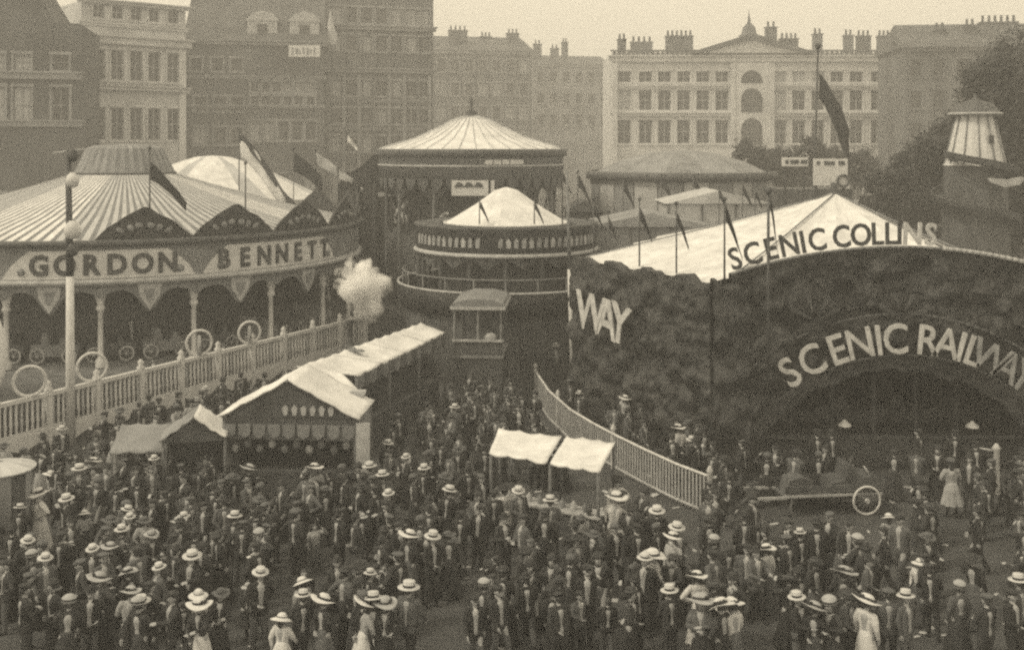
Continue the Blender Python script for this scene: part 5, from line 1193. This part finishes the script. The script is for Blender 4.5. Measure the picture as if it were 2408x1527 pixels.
def rand_person(x, y, px):
    u = rnd.random(); away = rnd.random() < .55; left = px < 500
    if u < .54: sex, tone, low = 'man', rnd.choice(['dark', 'black', 'black', 'dark', 'grey']), rnd.choice(['dark', 'black', 'dark', 'grey']); hat, ht = rnd.choice([('cap', 'felt'), ('cap', 'grey'), ('cap', 'felt'), ('bowler', 'felt'), ('bowler', 'felt'), ('boater', 'straw') if px < 700 or rnd.random() < .4 else ('cap', 'felt'), ('cap', 'dark')])
    elif u < .85: sex, tone, low = 'woman', rnd.choice(['dark', 'black', 'grey', 'dark', 'pale' if left else 'dark']), rnd.choice(['dark', 'black', 'dark', 'grey', 'pale' if left else 'black']); hat, ht = rnd.choice([('wide', 'felt'), ('toque', 'felt'), ('wide', 'grey'), ('toque', 'grey'), ('wide', 'pale' if left else 'felt'), ('toque', 'felt')])
    elif u < .93: sex, tone, low = 'boy', rnd.choice(['dark', 'grey', 'black']), rnd.choice(['dark', 'grey']); hat, ht = ('cap', rnd.choice(['felt', 'grey'])) if rnd.random() < .8 else (None, None)
    else: sex, tone, low = 'girl', rnd.choice(['pale', 'grey', 'dark']), rnd.choice(['grey', 'dark']); hat, ht = ('sun', rnd.choice(['grey', 'pale', 'felt'])) if rnd.random() < .7 else (None, None)
    return person(x, y, (math.pi if away else 0) + rnd.uniform(-1.2, 1.2), sex, tone, hat, ht, rnd.choice(MPOSE if sex in ('man', 'boy') else WPOSE), SCL[sex] * rnd.uniform(.95, 1.05), low, tilt=R(rnd.uniform(-8, 14)))
NIND = 290 - len(people)
for y, x, px in cand[:NIND]: rand_person(x, y, px)
# the ones farther back, who run together into one mass between the stalls
mass = []
for y, x, px in cand[NIND:]:
    mass.append(rand_person(x, y, px)); people.pop()
bpy.context.view_layer.update()
import numpy as np
mlist, cv, cf, cmi, off, lt = [], [], [], [], 0, {}
def midx(m):
    if m not in mlist: mlist.append(m)
    return mlist.index(m)
def tri_data(me):
    if me.name not in lt:
        me.calc_loop_triangles(); v = np.empty(len(me.vertices) * 3, 'f'); me.vertices.foreach_get('co', v)
        t_ = np.empty(len(me.loop_triangles) * 3, 'i'); me.loop_triangles.foreach_get('vertices', t_); mi_ = np.empty(len(me.loop_triangles), 'i'); me.loop_triangles.foreach_get('material_index', mi_)
        lt[me.name] = (np.c_[v.reshape(-1, 3), np.ones(len(me.vertices))], t_.reshape(-1, 3), mi_)
    return lt[me.name]
for r_ in mass:
    todo = [r_] + list(r_.children_recursive)
    for o in todo:
        v, t_, mi_ = tri_data(o.data); mp_ = np.array([midx(sl.material) for sl in o.material_slots])
        cv.append((v @ np.array(o.matrix_world).T)[:, :3]); cf.append(t_ + off); cmi.append(mp_[np.minimum(mi_, len(mp_) - 1)]); off += len(v)
    for o in todo: bpy.data.objects.remove(o)
cv, cf, cmi = np.concatenate(cv), np.concatenate(cf), np.concatenate(cmi)
cm_ = bpy.data.meshes.new('crowd'); cm_.vertices.add(len(cv)); cm_.vertices.foreach_set('co', cv.astype('f').ravel())
cm_.loops.add(len(cf) * 3); cm_.loops.foreach_set('vertex_index', cf.ravel().astype('i')); cm_.polygons.add(len(cf)); cm_.polygons.foreach_set('loop_start', np.arange(0, len(cf) * 3, 3, dtype='i'))
cm_.polygons.foreach_set('material_index', cmi.astype('i')); cm_.polygons.foreach_set('use_smooth', np.ones(len(cf), bool)); cm_.update()
for m in mlist: cm_.materials.append(m)
co_ = tag(link('crowd', cm_), 'densely packed dark crowd farther back between the stalls', 'crowd'); co_['kind'] = 'stuff'
print('PEOPLE', len(people), 'MASS', len(mass), 'TRIS', len(cm_.polygons))
# those who stand on the rides and by the arch
for x, y, Y, z, sex, tone, hat, ht, low, wh in ((303, 772, 46.5, 1.3, 'man', 'black', 'boater', 'white', 'black', 'on the striped ride'), (120, 785, 44, 1.3, 'woman', 'grey', 'wide', 'white', 'grey', 'on the striped ride'),
        (200, 850, 42, .53, 'girl', 'white', 'sun', 'pale', 'white', 'on the balustrade walkway'), (560, 800, 47, .53, 'man', 'dark', 'cap', 'felt', 'dark', 'on the balustrade walkway'), (650, 780, 50, .53, 'woman', 'dark', 'toque', 'felt', 'dark', 'on the balustrade walkway'),
        (400, 820, 43, .53, 'man', 'dark', 'bowler', 'felt', 'dark', 'on the balustrade walkway')):
    wx = (x - CX) * Y / FU
    q = Vector((wx, Y, 0))
    if z < 1: q = on_rail(x) + railn * .9
    else: q = LC + ring(10.2, {303: 22, 120: 6}[x], 0); z = .87
    person(q.x, q.y, rnd.uniform(-.6, .6), sex, tone, hat, ht, 'stand', SCL[sex], low, z=z, where=wh)
p = G(2238, 1214, 0); person(p.x, p.y, math.pi, 'girl', 'pale', 'toque', 'grey', 'fold', .95, 'pale', where='standing right of the handcart')
for x in (1930, 2120, 2200, 1890): p = G(x, 1110, 0); person(p.x, min(p.y, 32.4), math.pi + rnd.uniform(-.8, .8), 'man', 'black', 'cap', 'felt', 'stand', 1.0, 'black', where='under the scenic arch')

ORD = ['first', 'second', 'third', 'fourth', 'fifth', 'sixth', 'seventh', 'eighth', 'ninth', 'tenth', 'eleventh', 'twelfth', 'thirteenth', 'fourteenth', 'fifteenth', 'sixteenth']
TN = {'white': 'white', 'straw': 'pale', 'pale': 'pale', 'grey': 'grey', 'dark': 'dark', 'black': 'dark', 'felt': 'dark'}
keys = {}
for (o, sex, tone, low, hat, ht, where) in people:
    x, y, z = o.location; px = CX + x * FU / y; py = HY + (CAM_H - z - HZ[sex]) * FU / y
    dress = (TN[tone] + ' suit') if sex in ('man', 'boy') else (TN[tone] + ' dress' if TN[tone] == TN[low] else TN[tone] + ' blouse')
    d = 'person in ' + dress + (' and ' + ('' if hat == 'boater' else TN[ht] + ' ') + HATW[hat] if hat else ', bareheaded')
    if sex in ('boy', 'girl') and not where: d = d.replace('person', 'child', 1)
    if not where:
        row = 'front' if py > 1330 else 'middle' if py > 1180 else 'rear'
        zone = 'below striped ride' if px < 560 else 'before gabled stall' if px < 1000 else 'round white-sheet stall' if px < 1500 else 'near fence end' if px < 1900 else 'before scenic arch'
        where = row + ' crowd ' + zone
    keys.setdefault((d, where), []).append((px, o))
for (d, where), lst in keys.items():
    lst.sort(key=lambda t_: t_[0])
    for i, (px, o) in enumerate(lst):
        tag(o, d + ', ' + ((ORD[i] + ' from left, ') if len(lst) > 1 else '') + where, 'person', 'fairground crowd')

# scraps of paper trodden into the ground
lit = MB()
for k in range(260):
    y = 20.6 + 22 * rnd.random(); x = rnd.uniform(-.52, .52) * y; a = rnd.uniform(0, 6.3); w, h = rnd.uniform(.04, .13), rnd.uniform(.03, .09); ca, sa = math.cos(a), math.sin(a); lf = rnd.uniform(.005, .04)
    lit.add([(x + ca * i * w - sa * j * h, y + sa * i * w + ca * j * h, .006 + (lf if i > 0 else 0)) for i, j in ((-1, -1), (1, -1), (1, 1), (-1, 1))], [(0, 1, 2, 3)])
lo_ = tag(lit.build('litter', M['pale_paint']), 'pale scraps of paper scattered over the dark trodden ground', 'litter'); lo_['kind'] = 'stuff'

# ---------------------------------------------------------------- haze
hz = MB().box(-720, 720, -80, 1320, -1, 52).mesh('haze', [])
hz.materials.clear()
ho = link('haze', hz); ho['kind'] = 'stuff'; ho['label'] = 'thin pale smoky haze over the whole fairground'; ho['category'] = 'haze'
hm = bpy.data.materials.new('haze'); hm.use_nodes = True; nt = hm.node_tree
for nn in list(nt.nodes): nt.nodes.remove(nn)
om = nt.nodes.new('ShaderNodeOutputMaterial'); pv = nt.nodes.new('ShaderNodeVolumePrincipled')
pv.inputs['Color'].default_value = (.95, .95, .95, 1); pv.inputs['Density'].default_value = .0026; pv.inputs['Anisotropy'].default_value = .0
nt.links.new(pv.outputs[0], om.inputs['Volume']); hz.materials.append(hm)
